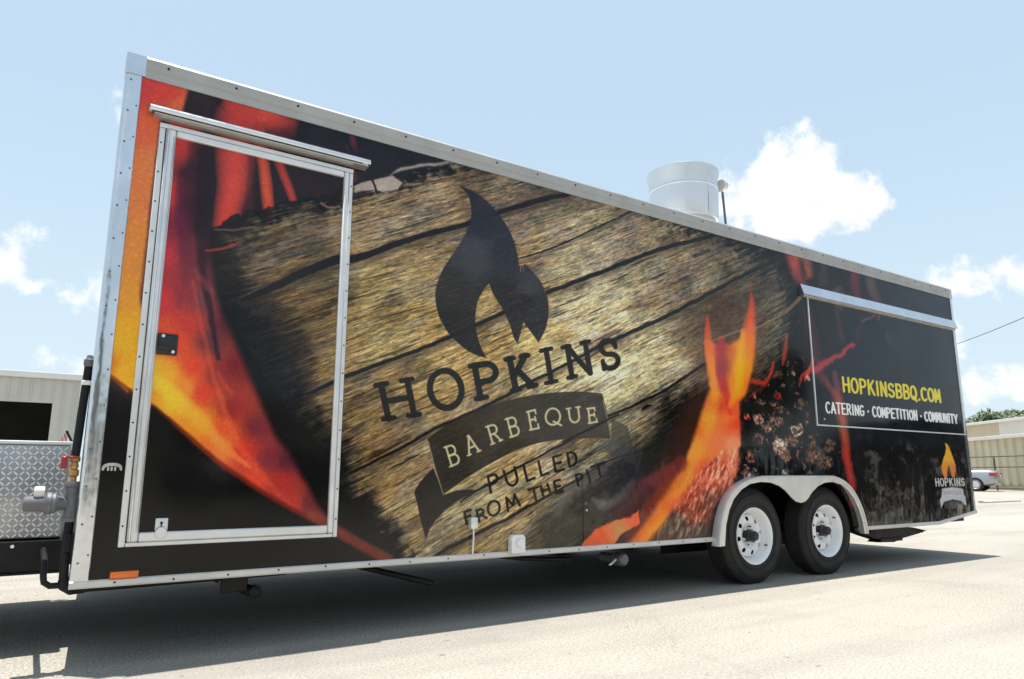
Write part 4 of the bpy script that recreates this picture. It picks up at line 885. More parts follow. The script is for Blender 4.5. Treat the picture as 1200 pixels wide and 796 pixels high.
bm_prism(bm, oc, -0.042, -0.001, lambda p, q, t: (p, t, q)); bmesh.ops.bevel(bm, geom=list(bm.edges), offset=0.003, segments=1, affect='EDGES')
pb = link_bm('power_inlet', bm, MT['white_plastic'], TR, True)
lathe('inlet_cover', [(0.0, -0.056), (0.022, -0.056), (0.026, -0.050), (0.026, -0.042)], (2.15, 0, 0.395), MT['white_plastic'], pb, 'y', 24)
# flush access hatch beside the fire, seams and a small latch
ah = box('access_hatch', 2.645, 3.080, -0.0035, 0.006, 0.372, 0.772, MT['wrap'], TR, uvwall=True)
lathe('hatch_button', [(0.0, -0.010), (0.009, -0.010), (0.011, -0.0035)], (2.665, 0, 0.60), MT['grey_cast'], ah, 'y', 14)
lathe('hatch_button', [(0.0, -0.010), (0.007, -0.010), (0.009, -0.0035)], (2.668, 0, 0.56), MT['chrome'], ah, 'y', 14)

# ---- tandem mudguard
outer = [(3.778, 0.292), (3.800, 0.400), (3.836, 0.500), (3.885, 0.585), (3.950, 0.650), (4.035, 0.702), (4.130, 0.738), (4.250, 0.757), (4.40, 0.762), (5.10, 0.762), (5.20, 0.757), (5.30, 0.732), (5.40, 0.680), (5.48, 0.600), (5.545, 0.500), (5.582, 0.400), (5.600, 0.300)]
inner = [(5.560, 0.300), (5.545, 0.400), (5.51, 0.490), (5.45, 0.580), (5.38, 0.645), (5.29, 0.695), (5.17, 0.718), (5.06, 0.712), (4.965, 0.685), (4.885, 0.640), (4.83, 0.595), (4.79, 0.572), (4.735, 0.563), (4.68, 0.572), (4.63, 0.600), (4.565, 0.650), (4.49, 0.690), (4.39, 0.716), (4.27, 0.722), (4.15, 0.708), (4.05, 0.668), (3.965, 0.605), (3.91, 0.530), (3.868, 0.430), (3.845, 0.292)]
mg = plate('mudguard', outer + inner, -0.060, -0.052, MT['fender'], TR)
# rolled outer lip and the crown that meets the wall
bm = bmesh.new()
lip = spline(outer, 3)
prf = [(0.0, 0.0), (0.006, -0.060), (0.000, -0.072), (-0.010, -0.072), (-0.010, -0.0605), (-0.006, -0.052), (-0.006, 0.0)]
rings = []
for i, (x, z) in enumerate(lip):
    a = lip[max(0, i - 1)]; b = lip[min(len(lip) - 1, i + 1)]
    tx, tz = b[0] - a[0], b[1] - a[1]; L = math.hypot(tx, tz); nx, nz_ = -tz / L, tx / L
    rings.append([bm.verts.new((x + nx * p, q, z + nz_ * p)) for p, q in prf])
for a, b in zip(rings, rings[1:]):
    for k in range(len(prf)): bm.faces.new((a[k], a[(k + 1) % len(prf)], b[(k + 1) % len(prf)], b[k]))
bm.faces.new(rings[0]); bm.faces.new(rings[-1][::-1])
link_bm('lip', bm, MT['alu_frame'], mg, True)

# ---- wheels
def make_wheel(kind, ax, side=-1):
    W = empty('wheel', (ax, 0.115, AZ), 0, TR)
    R_ = 0.336
    # tyre (lathe about y; y=-0.105 is the outer sidewall)
    tp = [(0.192, -0.075), (0.200, -0.092), (0.215, -0.100), (0.255, -0.108), (0.285, -0.106), (0.300, -0.100), (0.318, -0.088), (0.330, -0.074), (R_, -0.055), (R_, -0.044), (R_ - .006, -0.042), (R_ - .006, -0.036), (R_, -0.034), (R_, -0.012), (R_ - .006, -0.010), (R_ - .006, -0.004), (R_, -0.002), (R_, 0.004), (R_ - .006, 0.006), (R_ - .006, 0.012), (R_, 0.014), (R_, 0.034), (R_ - .006, 0.036), (R_ - .006, 0.042), (R_, 0.044), (R_, 0.055), (0.330, 0.074), (0.300, 0.100), (0.255, 0.108), (0.20, 0.092), (0.192, 0.075)]
    bm = bmesh.new(); bm_lathe(bm, tp, (0, 0, 0), 'y', 72)
    ty = link_bm('tyre', bm, MT['rubber'], W, True)
    bm = bmesh.new()
    for k in range(72):
        a = 2 * PI * k / 72
        for (y0, y1) in ((-0.062, -0.046),):
            r = bmesh.ops.create_cube(bm, size=1)['verts']
            for v_ in r:
                x_, y_, z_ = v_.co
                rad = 0.3335 + z_ * 0.010; t_ = a + x_ * 0.045
                v_.co = (rad * math.cos(t_), -0.060 + y_ * 0.030, rad * math.sin(t_))
    tag(link_bm('tread_blocks', bm, MT['rubber'], W), kind='stuff')
    for r0 in (0.232, 0.292):
        bm = bmesh.new(); bm_lathe(bm, [(r0 - 0.003, -0.1035), (r0 - 0.0015, -0.1095), (r0 + 0.0015, -0.1095), (r0 + 0.003, -0.1035)], (0, 0, 0), 'y', 64); link_bm('sidewall_rib', bm, MT['rubber'], W, True)
    # rim barrel + lip
    rp_ = [(0.186, 0.07), (0.176, 0.0), (0.176, -0.040), (0.182, -0.066), (0.190, -0.078), (0.199, -0.092), (0.203, -0.099), (0.200, -0.103), (0.192, -0.098), (0.182, -0.086), (0.173, -0.064), (0.166, -0.040), (0.158, -0.026), (0.146, -0.020)]
    bm = bmesh.new(); bm_lathe(bm, rp_, (0, 0, 0), 'y', 64); link_bm('rim', bm, MT['white_paint'], W, True)
    # disc with real holes
    holes_ = []
    for k in range(8):
        a = 2 * PI * (k + (.5 if kind == 'tri' else 0.2)) / 8
        if kind == 'round':
            holes_.append([(0.122 * math.cos(a) + 0.0175 * math.cos(b), 0.122 * math.sin(a) + 0.0175 * math.sin(b)) for b in [2 * PI * j / 12 for j in range(12)]])
        else:
            hh = []
            for (rr, da) in ((0.104, 0.0), (0.137, 0.17), (0.143, 0.0), (0.137, -0.17)): hh.append((rr * math.cos(a + da), rr * math.sin(a + da)))
            holes_.append(hh)
    hub = [[(0.045 * math.cos(b), 0.045 * math.sin(b)) for b in [2 * PI * j / 24 for j in range(24)]]]
    dc = plate('rim_disc', [(0.150 * math.cos(b), 0.150 * math.sin(b)) for b in [2 * PI * j / 64 for j in range(64)]], -0.036, -0.031, MT['white_paint'], W, holes=holes_ + hub)
    me = dc.data
    for v_ in me.vertices:
        r = math.hypot(v_.co.x, v_.co.z)
        v_.co.y -= 0.022 * math.sin(min(1, max(0, (0.150 - r) / 0.10)) * PI) ** 0.8 * (1 if r > .05 else .5) + (-0.012 if r < .06 else 0)
    # brake drum seen dark through the holes
    bm = bmesh.new(); rg = bm_lathe(bm, [(0.0, -0.018), (0.143, -0.018), (0.143, 0.05)], (0, 0, 0), 'y', 32); link_bm('brake_drum', bm, MT['black'], W)
    bm = bmesh.new(); bm_lathe(bm, [(0.0, -0.118), (0.022, -0.118), (0.030, -0.112), (0.033, -0.104), (0.036, -0.070), (0.043, -0.066), (0.045, -0.020)], (0, 0, 0), 'y', 32); link_bm('hub_cap', bm, MT['plastic_black'], W, True)
    for k in range(6):
        a = 2 * PI * k / 6 + 0.3
        bm = bmesh.new(); bm_lathe(bm, [(0.0, -0.064), (0.007, -0.064), (0.010, -0.058), (0.011, -0.030)], (0.070 * math.cos(a), 0, 0.070 * math.sin(a)), 'y', 6)
        link_bm('lug_nut', bm, MT['chrome'], W, True)
    a = 0.6 if kind == 'tri' else -0.45
    tube('valve_stem', [(0.172 * math.cos(a), -0.06, 0.172 * math.sin(a)), (0.166 * math.cos(a), -0.085, 0.166 * math.sin(a))], 0.005, MT['plastic_black'], W, 8)
    return W
w1 = make_wheel('round', AX1); w2 = make_wheel('tri', AX2)
w1['label'] = 'front white rim with eight round holes'; w2['label'] = 'rear white rim with triangular cut-outs'
for src, ax in ((w1, AX1), (w2, AX2)):
    c_ = src.copy(); COL.objects.link(c_); c_.parent = TR; c_.location = (ax, YB - 0.115, AZ); c_.rotation_euler.z = PI
    if 'label' in c_: del c_['label']
    for ch in list(src.children):
        d_ = ch.copy(); COL.objects.link(d_); d_.parent = c_
for ax in (AX1, AX2): tube('axle', [(ax, 0.15, AZ), (ax, YB - 0.15, AZ)], 0.035, MT['black'], TR, 12)
box('leaf_spring', 3.95, 5.45, 0.36, 0.42, 0.40, 0.43, MT['black'], TR, 0.004)

# ---- things hanging under the floor
for x0, x1, z0 in ((0.95, 1.9, 0.27), (2.05, 3.55, 0.24)): box('underfloor_shade_block', x0, x1, 0.75, 2.2, z0, 0.459, MT['black'], TR, 0.02)  # added blocks that cut the light on the ground under the floor
box('underfloor_shade_block', 5.75, 6.8, 0.7, 2.2, 0.30, 0.459, MT['black'], TR, 0.02)
# front stabiliser jack: square leg folded under the rail with a round foot pivot
bm = bmesh.new()
bm_box(bm, 0.60, 0.72, 0.10, 0.16, 0.24, 0.335, 0.004)
fj = link_bm('stabiliser_jack', bm, MT['black'], TR, True)
tube('jack_leg', [(0.62, 0.52, 0.285), (0.745, 0.09, 0.235)], 0.026, MT['black'], fj, 10)
lathe('jack_pivot', [(0.0, 0.070), (0.014, 0.070), (0.018, 0.074), (0.027, 0.076), (0.030, 0.082), (0.030, 0.11)], (0.752, 0, 0.236), MT['dark_iron'], fj, 'y', 20)
bm = bmesh.new(); bm_tube(bm, [(1.30, 0.26, 0.302), (1.686, 0.10, 0.198)], 0.0155, 16, False); bm_tube(bm, [(1.30, 0.26, 0.302), (1.686, 0.10, 0.198)], 0.0095, 16, False)
link_bm('drain_pipe', bm, MT['dark_iron'], TR, True)
tube('grey_pipe', [(2.15, 0.20, 0.305), (2.30, 0.16, 0.285), (2.62, 0.12, 0.262)], 0.014, MT['dark_iron'], TR, 10)
tube('long_pipe', [(2.0, 0.7, 0.30), (3.6, 0.7, 0.29)], 0.018, MT['grey_cast'], TR, 10)
bm = bmesh.new(); bm_lathe(bm, [(0.0, 0.08), (0.030, 0.08), (0.040, 0.09), (0.043, 0.10), (0.043, 0.16), (0.030, 0.17), (0.030, 0.30)], (3.05, 0, 0.238), 'y', 24)
dv_ = link_bm('drain_cap', bm, MT['grey_cast'], TR, True)
tube('cap_lever', [(3.0, 0.11, 0.24), (2.95, 0.10, 0.216), (2.935, 0.10, 0.212)], 0.006, MT['white_plastic'], dv_, 8)
# rear stabiliser: folded scissor jack, long black wedge
bm = bmesh.new()
sj = [(5.66, 0.338), (5.90, 0.332), (6.30, 0.318), (6.62, 0.300), (6.86, 0.262), (6.70, 0.240), (6.44, 0.214), (6.28, 0.186), (6.02, 0.196), (6.06, 0.214), (5.90, 0.250), (5.70, 0.300)]
bm_prism(bm, sj, 0.10, 0.20, lambda p, q, t: (p, t, q)); sjo = link_bm('rear_stabiliser', bm, MT['black'], TR)
box('foot', 6.05, 6.40, 0.085, 0.095, 0.196, 0.225, MT['black'], sjo, 0.002)
lathe('pivot_bolt', [(0.0, 0.078), (0.012, 0.078), (0.014, 0.088)], (6.74, 0, 0.262), MT['dark_iron'], sjo, 'y', 8)
lathe('pivot_bolt', [(0.0, 0.078), (0.012, 0.078), (0.014, 0.088)], (5.90, 0, 0.29), MT['dark_iron'], sjo, 'y', 8)
box('rear_bumper', 7.36, 7.60, 0.10, 2.4, 0.325, 0.395, MT['black'], TR, 0.004)

# ---- tongue box of tread plate on the A-frame
BX0, BX1, BY0, BY1, BZ0, BZ1 = -1.25, -0.025, 0.50, 1.98, 0.487, 0.910
tb = box('tongue_box', BX0, BX1, BY0, BY1, BZ0, BZ1 - 0.006, MT['tread'], TR, 0.006, 2)
box('lid_edge', BX0 - 0.006, BX1 + 0.006, BY0 - 0.006, BY1 + 0.006, BZ1 - 0.005, BZ1 + 0.012, MT['alu_frame'], tb, 0.004)
bm = bmesh.new(); base = bmesh.new()
P_ = 0.0228; j = 0; z = BZ0 + 0.014
lozv = [(-0.0135, 0), (-0.007, 0.0040), (0.007, 0.0040), (0.0135, 0), (0.007, -0.0040), (-0.007, -0.0040)]
def lozenge(cx, cz, ang):
    ca, sa = math.cos(ang), math.sin(ang)
    lo = [bm.verts.new((cx + p * ca - q * sa, BY0 - 0.0002, cz + p * sa + q * ca)) for p, q in lozv]
    hi = [bm.verts.new((cx + p * .72 * ca - q * .5 * sa, BY0 - 0.0032, cz + p * .72 * sa + q * .5 * ca)) for p, q in lozv]
    for k in range(6): bm.faces.new((lo[k], lo[(k + 1) % 6], hi[(k + 1) % 6], hi[k]))
    bm.faces.new(hi)
while z < BZ1 - 0.02:
    i = 0; x = BX0 + 0.02
    while x < BX1 - 0.014:
        lozenge(x, z, math.radians(45 if (i + j) % 2 else -45)); x += P_; i += 1
    z += P_; j += 1
base.free(); tag(link_bm('tread_lozenges', bm, MT['lozenge'], tb), kind='stuff')
bm = bmesh.new(); bm_box(bm, -1.7, -0.004, 0.46, 0.54, 0.345, 0.480, 0.004)
fr = link_bm('tongue_beam', bm, MT['black'], TR, True)
box('tongue_beam', -1.7, -0.004, 1.96, 2.04, 0.345, 0.480, MT['black'], TR, 0.004)
box('beam_flange', -1.7, -0.005, 0.452, 0.55, 0.336, 0.344, MT['dark_iron'], fr, 0.001)
lathe('beam_bolt', [(0.0, -0.012), (0.008, -0.012), (0.010, -0.004), (0.010, 0.0)], (-0.205, 0.46, 0.460), MT['chrome'], fr, 'y', 6)
box('tongue_deck', -1.3, 0.34, 0.545, 1.955, 0.455, 0.480, MT['black'], TR)  # deck extended under the nose to shade the gap by the tongue box

# ---- gas line on the front corner
GX, GY = -0.022, 0.075
gp = tube('gas_riser', [(-0.012, GY, 1.235), (-0.018, GY, 1.05), (GX - 0.002, GY, 0.846)], 0.0165, MT['dark_iron'], TR, 14)
bm = bmesh.new(); bm_lathe(bm, [(0.0, 0.0), (0.018, 0.0), (0.021, 0.010), (0.021, 0.030), (0.014, 0.034), (0.010, 0.05), (0.0, 0.05)], (-0.012, GY, 1.225), 'z', 16); link_bm('riser_cap', bm, MT['grey_cast'], gp, True)
box('riser_clip', -0.032, 0.001, GY - 0.02, GY + 0.02, 1.145, 1.165, MT['white_plastic'], gp, 0.003)
bm = bmesh.new(); bm_lathe(bm, [(0.012, -0.045), (0.020, -0.040), (0.020, -0.018), (0.013, -0.012), (0.017, 0.0), (0.013, 0.014), (0.020, 0.020), (0.020, 0.036), (0.014, 0.040)], (GX - 0.002, GY, 0.806), 'z', 12)
vl = link_bm('gas_valve', bm, MT['brass'], TR, True)
box('valve_handle', GX - 0.052, GX - 0.028, GY - 0.03, GY - 0.012, 0.795, 0.845, MT['red'], vl, 0.004)
box('valve_lever', GX - 0.036, GX + 0.006, GY - 0.036, GY - 0.031, 0.836, 0.846, MT['red'], vl, 0.001)
bm = bmesh.new(); bm_lathe(bm, [(0.0, 0.762), (0.012, 0.762), (0.012, 0.738), (0.0, 0.738)], (GX, GY, 0), 'z', 12); link_bm('gas_nipple', bm, MT['brass'], vl, True)
bm = bmesh.new(); bm_lathe(bm, [(0.0, 0.742), (0.030, 0.742), (0.033, 0.735), (0.033, 0.722), (0.026, 0.718), (0.024, 0.70), (0.026, 0.60), (0.030, 0.596), (0.030, 0.580), (0.0, 0.578)], (GX + 0.004, GY, 0), 'z', 20)
rg_ = link_bm('gas_regulator', bm, MT['grey_cast'], TR, True)
bm = bmesh.new(); bm_lathe(bm, [(0.0, -0.165), (0.026, -0.163), (0.030, -0.158), (0.031, -0.100), (0.034, -0.094), (0.045, -0.084), (0.045, -0.070), (0.041, -0.066), (0.041, -0.055), (0.030, -0.045), (0.024, -0.01)], (GX, GY, 0.655), 'x', 28)
link_bm('regulator_body', bm, MT['grey_cast'], rg_, True)
bm = bmesh.new(); bm_lathe(bm, [(0.0, -0.132), (0.020, -0.132), (0.024, -0.126), (0.024, -0.096), (0.0, -0.095)], (GX, GY, 0.700), 'x', 24); link_bm('regulator_cap', bm, MT['alu'], rg_, True)
lp = tube('gas_drop_pipe', [(GX + 0.004, GY, 0.585), (GX, GY, 0.45), (-0.016, GY, 0.345)], 0.0175, MT['dark_iron'], TR, 14)
bm = bmesh.new(); bm_tube(bm, [(-0.016, GY, 0.352), (-0.012, GY, 0.325), (0.012, GY + 0.01, 0.308), (0.06, GY + 0.05, 0.306)], 0.021, 14); link_bm('pipe_elbow', bm, MT['dark_iron'], lp, True)
tube('gas_branch_pipe', [(-0.030, GY, 0.330), (-0.062, GY, 0.330), (-0.083, GY, 0.345), (-0.088, GY, 0.372), (-0.088, GY + 0.02, 0.42), (-0.088, GY + 0.40, 0.44)], 0.0125, MT['dark_iron'], TR, 12)
tube('gas_supply_pipe', [(0.0, 0.09, 0.306), (0.15, 0.09, 0.306), (0.9, 0.12, 0.31)], 0.012, MT['dark_iron'], TR, 10)
bm = bmesh.new(); bm_box(bm, -0.006, 0.001, 0.04, 0.13, 0.455, 0.54, 0.002); bm_box(bm, -0.030, -0.006, 0.05, 0.058, 0.46, 0.535, 0.002); link_bm('pipe_bracket', bm, MT['black'], TR)

# ---- exhaust fan on the roof
FX, FY, FR = 4.545, 0.80, 0.36
FZ = 3.005
fan = lathe('roof_fan', [(0.279, FZ + 0.0), (0.296, FZ + 0.004), (0.299, FZ + 0.012), (0.307, FZ + 0.20), (0.311, FZ + 0.40), (0.321, FZ + 0.435), (0.322, FZ + 0.452), (0.325, FZ + 0.462), (0.322, FZ + 0.470), (0.316, FZ + 0.462), (0.307, FZ + 0.43), (0.298, FZ + 0.30), (0.288, FZ + 0.02), (0.000, FZ + 0.01)], (FX, FY, 0), MT['galv'], TR, 'z', 64)
lathe('fan_curb', [(0.27, 2.70), (0.251, FZ - 0.10), (0.279, FZ - 0.03), (0.279, FZ - 0.001), (0.000, FZ - 0.001)], (FX, FY, 0), MT['rail_dark'], fan, 'z', 40)
box('curb_flange', FX - 0.34, FX + 0.34, FY - 0.34, FY + 0.34, 2.676, 2.76, MT['alu'], fan, 0.004)
lathe('band', [(0.309, FZ + 0.285), (0.312, FZ + 0.287), (0.312, FZ + 0.300), (0.310, FZ + 0.302)], (FX, FY, 0), MT['galv'], fan, 'z', 64)
sw = lathe('junction_disc', [(0.0, 0.052), (0.050, 0.052), (0.058, 0.040), (0.058, 0.0), (0.0, 0.0)], (FX + 0.275, FY - 0.20, FZ + 0.37), MT['alu'], fan, 'x', 24)
box('fan_seam', FX - 0.02, FX - 0.008, FY - 0.312, FY - 0.306, FZ + 0.02, FZ + 0.40, MT['galv'], fan, 0.001)
tube('disc_conduit', [(FX + 0.300, FY - 0.20, FZ + 0.32), (FX + 0.325, FY - 0.20, 2.95), (FX + 0.345, FY - 0.20, 2.70)], 0.011, MT['grey_cast'], fan, 8)
box('conduit_foot', FX + 0.32, FX + 0.44, FY - 0.26, FY - 0.14, 2.676, 2.71, MT['grey_cast'], fan, 0.004)

# ------------------------------------------------------------------ metal workshop on the left
def xz_box(bm, x0, x1, y0, y1, z0, z1): bm_box(bm, x0, x1, y0, y1, z0, z1)
MT['tan_sheet'] = simple('pale_painted_sheet', (0.50, 0.485, 0.43), 0.55, 0, 0.06, 1.2, 0.05, 4)
MT['fascia'] = simple('white_fascia_metal', (0.70, 0.69, 0.66), 0.5, 0, 0.05, 2)
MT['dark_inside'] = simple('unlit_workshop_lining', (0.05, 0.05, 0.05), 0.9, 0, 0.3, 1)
WS = empty('metal_workshop', (0, 24, 0))
tag(WS, 'pale metal workshop with a dark open bay behind the tread plate tongue box', 'building')
WX0, WX1, WD, WH = -26.0, 1.0, 14.0, 3.80
OX0, OX1, OH = -5.2, 0.27, 3.00
box('front_wall', OX1, WX1, 0, 0.12, 0, WH, MT['tan_sheet'], WS)
box('front_wall', OX0, OX1, 0, 0.12, OH, WH, MT['tan_sheet'], WS)
box('front_wall', WX0, OX0, 0, 0.12, 0, WH, MT['tan_sheet'], WS)
box('side_wall', WX1 - 0.12, WX1, 0.121, WD, 0, WH, MT['tan_sheet'], WS)
box('side_wall', WX0, WX0 + 0.12, 0.121, WD, 0, WH, MT['tan_sheet'], WS)
box('back_wall', WX0 + .12, WX1 - .12, WD - .12, WD, 0, WH, MT['tan_sheet'], WS)
box('roof', WX0 - 0.1, WX1 + 0.10, -0.10, WD + 0.1, WH + 0.002, WH + 0.10, MT['fascia'], WS)
fa = box('roof_fascia', WX0 - 0.12, WX1 + 0.12, -0.16, -0.02, WH - 0.02, WH + 0.17, MT['fascia'], WS, 0.01)
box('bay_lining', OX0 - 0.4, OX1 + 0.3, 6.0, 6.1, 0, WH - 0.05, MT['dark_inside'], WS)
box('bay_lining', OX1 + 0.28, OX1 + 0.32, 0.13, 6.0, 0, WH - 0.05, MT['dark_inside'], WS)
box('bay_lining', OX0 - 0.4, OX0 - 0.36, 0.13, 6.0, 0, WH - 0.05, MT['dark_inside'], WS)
bm = bmesh.new()
k = 0
x = WX0 + 0.15
while x < WX1 - 0.02:
    z0 = OH + 0.07 if OX0 - .05 < x < OX1 + .03 else 0
    bm_box(bm, x - 0.02, x + 0.02, -0.025, -0.001, z0, WH - 0.03); x += 0.30
tag(link_bm('wall_ribs', bm, MT['tan_sheet'], WS), kind='stuff')
box('corner_trim', WX1 - 0.02, WX1 + 0.015, -0.04, 0.10, 0, WH - 0.02, MT['fascia'], WS)

# ------------------------------------------------------------------ small striped flag at the corner of the tongue box
fq = at_y(78, 505, 2.02); ft = at_y(90, 523, 2.02)
FL = empty('small_flag', (float(ft[0]), 2.02, 0.915))
tag(FL, 'small striped flag on a slanting dark staff above the tread plate box', 'flag')
dx, dz = float(fq[0] - ft[0]), float(fq[2] - 0.915)
tube('staff', [(0, 0, 0.0), (dx, 0, dz)], 0.008, MT['black'], FL, 8)
MT['flag_white'] = simple('faded_white_cloth', (0.75, 0.68, 0.66), 0.8); MT['flag_red'] = simple('faded_red_cloth', (0.62, 0.24, 0.22), 0.8)
for s in range(6):
    bm = bmesh.new(); N = 8; va = []
    for i in range(N + 1):
        t = i / N; bx, bz = dx * (1 - t * .9), dz * (1 - t * .9)
        yy = 0.02 * math.sin(t * 7)
        va.append([bm.verts.new((bx - 0.001 - s * 0.006, yy + s * .001, bz - 0.006 - s * 0.024 * (0.4 + t))), bm.verts.new((bx - 0.001 - (s + 1) * 0.006, yy + s * .001, bz - 0.006 - (s + 1) * 0.024 * (0.4 + t)))])
    for a, b in zip(va, va[1:]): bm.faces.new((a[0], b[0], b[1], a[1]))
    link_bm('stripe', bm, MT['flag_red' if s % 2 else 'flag_white'], FL)

# ------------------------------------------------------------------ buildings on the right
MT['cream_sheet'] = simple('cream_corrugated_sheet', (0.62, 0.55, 0.39), 0.6, 0, 0.07, 0.8)
MT['tan_wall'] = simple('tan_wall_panel', (0.56, 0.48, 0.33), 0.7, 0, 0.06, 0.6)
MT['pale_wall'] = simple('off_white_wall', (0.70, 0.67, 0.60), 0.7, 0, 0.05, 0.6)
MT['base_green'] = simple('grey_green_strip', (0.26, 0.27, 0.18), 0.8, 0, 0.3, 2)
a = Vector((44.6, 17.4, 0)); b = Vector((36.6, 7.0, 0)); L = (b - a).length; d = (b - a) / L
SH = empty('corrugated_shed', a, math.atan2(d.y, d.x))
tag(SH, 'cream corrugated metal shed behind the silver car', 'building')
# local x along the wall, local -y... wall faces the lot
HW = 2.62
sgn = 1 if (Vector((-d.y, d.x, 0)).dot(Vector((CAM[0], CAM[1], 0)) - a) > 0) else -1     # +1: the lot lies on local +y
bm = bmesh.new(); pr = []
x = -6.0; k = 0
while x < L + 14:
    pr += [(x, 0.0), (x + 0.30, 0.0), (x + 0.36, 0.10), (x + 0.62, 0.10)]; x += 0.68
lo = [bm.verts.new((p, q * sgn, 0.0)) for p, q in pr]; hi = [bm.verts.new((p, q * sgn, HW)) for p, q in pr]
for i in range(len(pr) - 1): bm.faces.new((lo[i], lo[i + 1], hi[i + 1], hi[i]))
link_bm('wall_cladding', bm, MT['cream_sheet'], SH)
def sb(name, x0, x1, y0, y1, z0, z1, mat, par, bev=0): return box(name, x0, x1, min(y0 * sgn, y1 * sgn), max(y0 * sgn, y1 * sgn), z0, z1, mat, par, bev)
sb('roof', -6.1, L + 14.1, -9, -0.05, HW + 0.003, HW + 0.12, MT['fascia'], SH)
sb('fascia', -6.1, L + 14.1, -0.045, 0.30, HW - 0.04, HW + 0.13, MT['pale_wall'], SH, 0.01)
sb('back_wall', -6, L + 14, -8.9, -8.8, 0, HW, MT['cream_sheet'], SH)
sb('end_wall', -6.1, -6.0, -8.9, -0.02, 0, HW, MT['cream_sheet'], SH)
sb('base_strip', -6, L + 14, 0.1, 0.16, 0.0, 0.22, MT['base_green'], SH)  # low grey-green strip along the foot of the wall
# taller hall behind
a2 = at_depth(1122, 557, 74); b2 = at_depth(1215, 557, 62); a2 = Vector((a2[0], a2[1], 0)); b2 = Vector((b2[0], b2[1], 0)); L2 = (b2 - a2).length; d2 = (b2 - a2) / L2
HB = empty('rear_hall', a2, math.atan2(d2.y, d2.x)); tag(HB, 'tall off-white and tan hall rising behind the cream corrugated shed', 'building')
H2 = 5.65
for i, (x0, x1, m_) in enumerate([(-6, 2.6, 'pale_wall'), (2.6, 7.8, 'tan_wall'), (7.8, 16, 'pale_wall'), (16, 26, 'tan_wall')]): sb('wall_panel', x0, x1 - 0.02, -0.2, 0 + 0.01 * (i % 2), 0, H2, MT[m_], HB)
sb('roof', -6.2, 26.2, -12, 0.2, H2 + 0.003, H2 + 0.22, MT['pale_wall'], HB); sb('gutter', -6.2, 26.2, 0.21, 0.34, H2 - 0.05, H2 + 0.16, MT['fascia'], HB); sb('back_wall', -6, 26, -11.9, -11.8, 0, H2, MT['tan_wall'], HB)
# ---- pipe fence in front of the shed
MT['rust'] = simple('rusty_pipe', (0.11, 0.085, 0.065), 0.7, 0.1, 0.25, 5)
fa_ = at_depth(1132, 557, 37.5); fb_ = at_depth(1215, 557, 33.0); fa_ = Vector((fa_[0], fa_[1], 0)); fb_ = Vector((fb_[0], fb_[1], 0)); dl = (fb_ - fa_).normalized()
PF = empty('pipe_fence', fa_, math.atan2(dl.y, dl.x)); tag(PF, 'dark three-rail pipe fence between the silver car and the shed', 'fence')
pc = at_depth(1177, 557, 35.5); px0 = (Vector((pc[0], pc[1], 0)) - fa_).dot(dl)
for k in range(-2, 5):
    x = px0 + k * 2.6
    tube('post', [(x, 0, 0), (x, 0, 1.62)], 0.04, MT['rust'], PF, 8)
for z in (1.66, 1.14, 0.12): tube('rail', [(px0 - 6, 0, z), (px0 + 12, 0, z)], 0.028, MT['rust'], PF, 8)

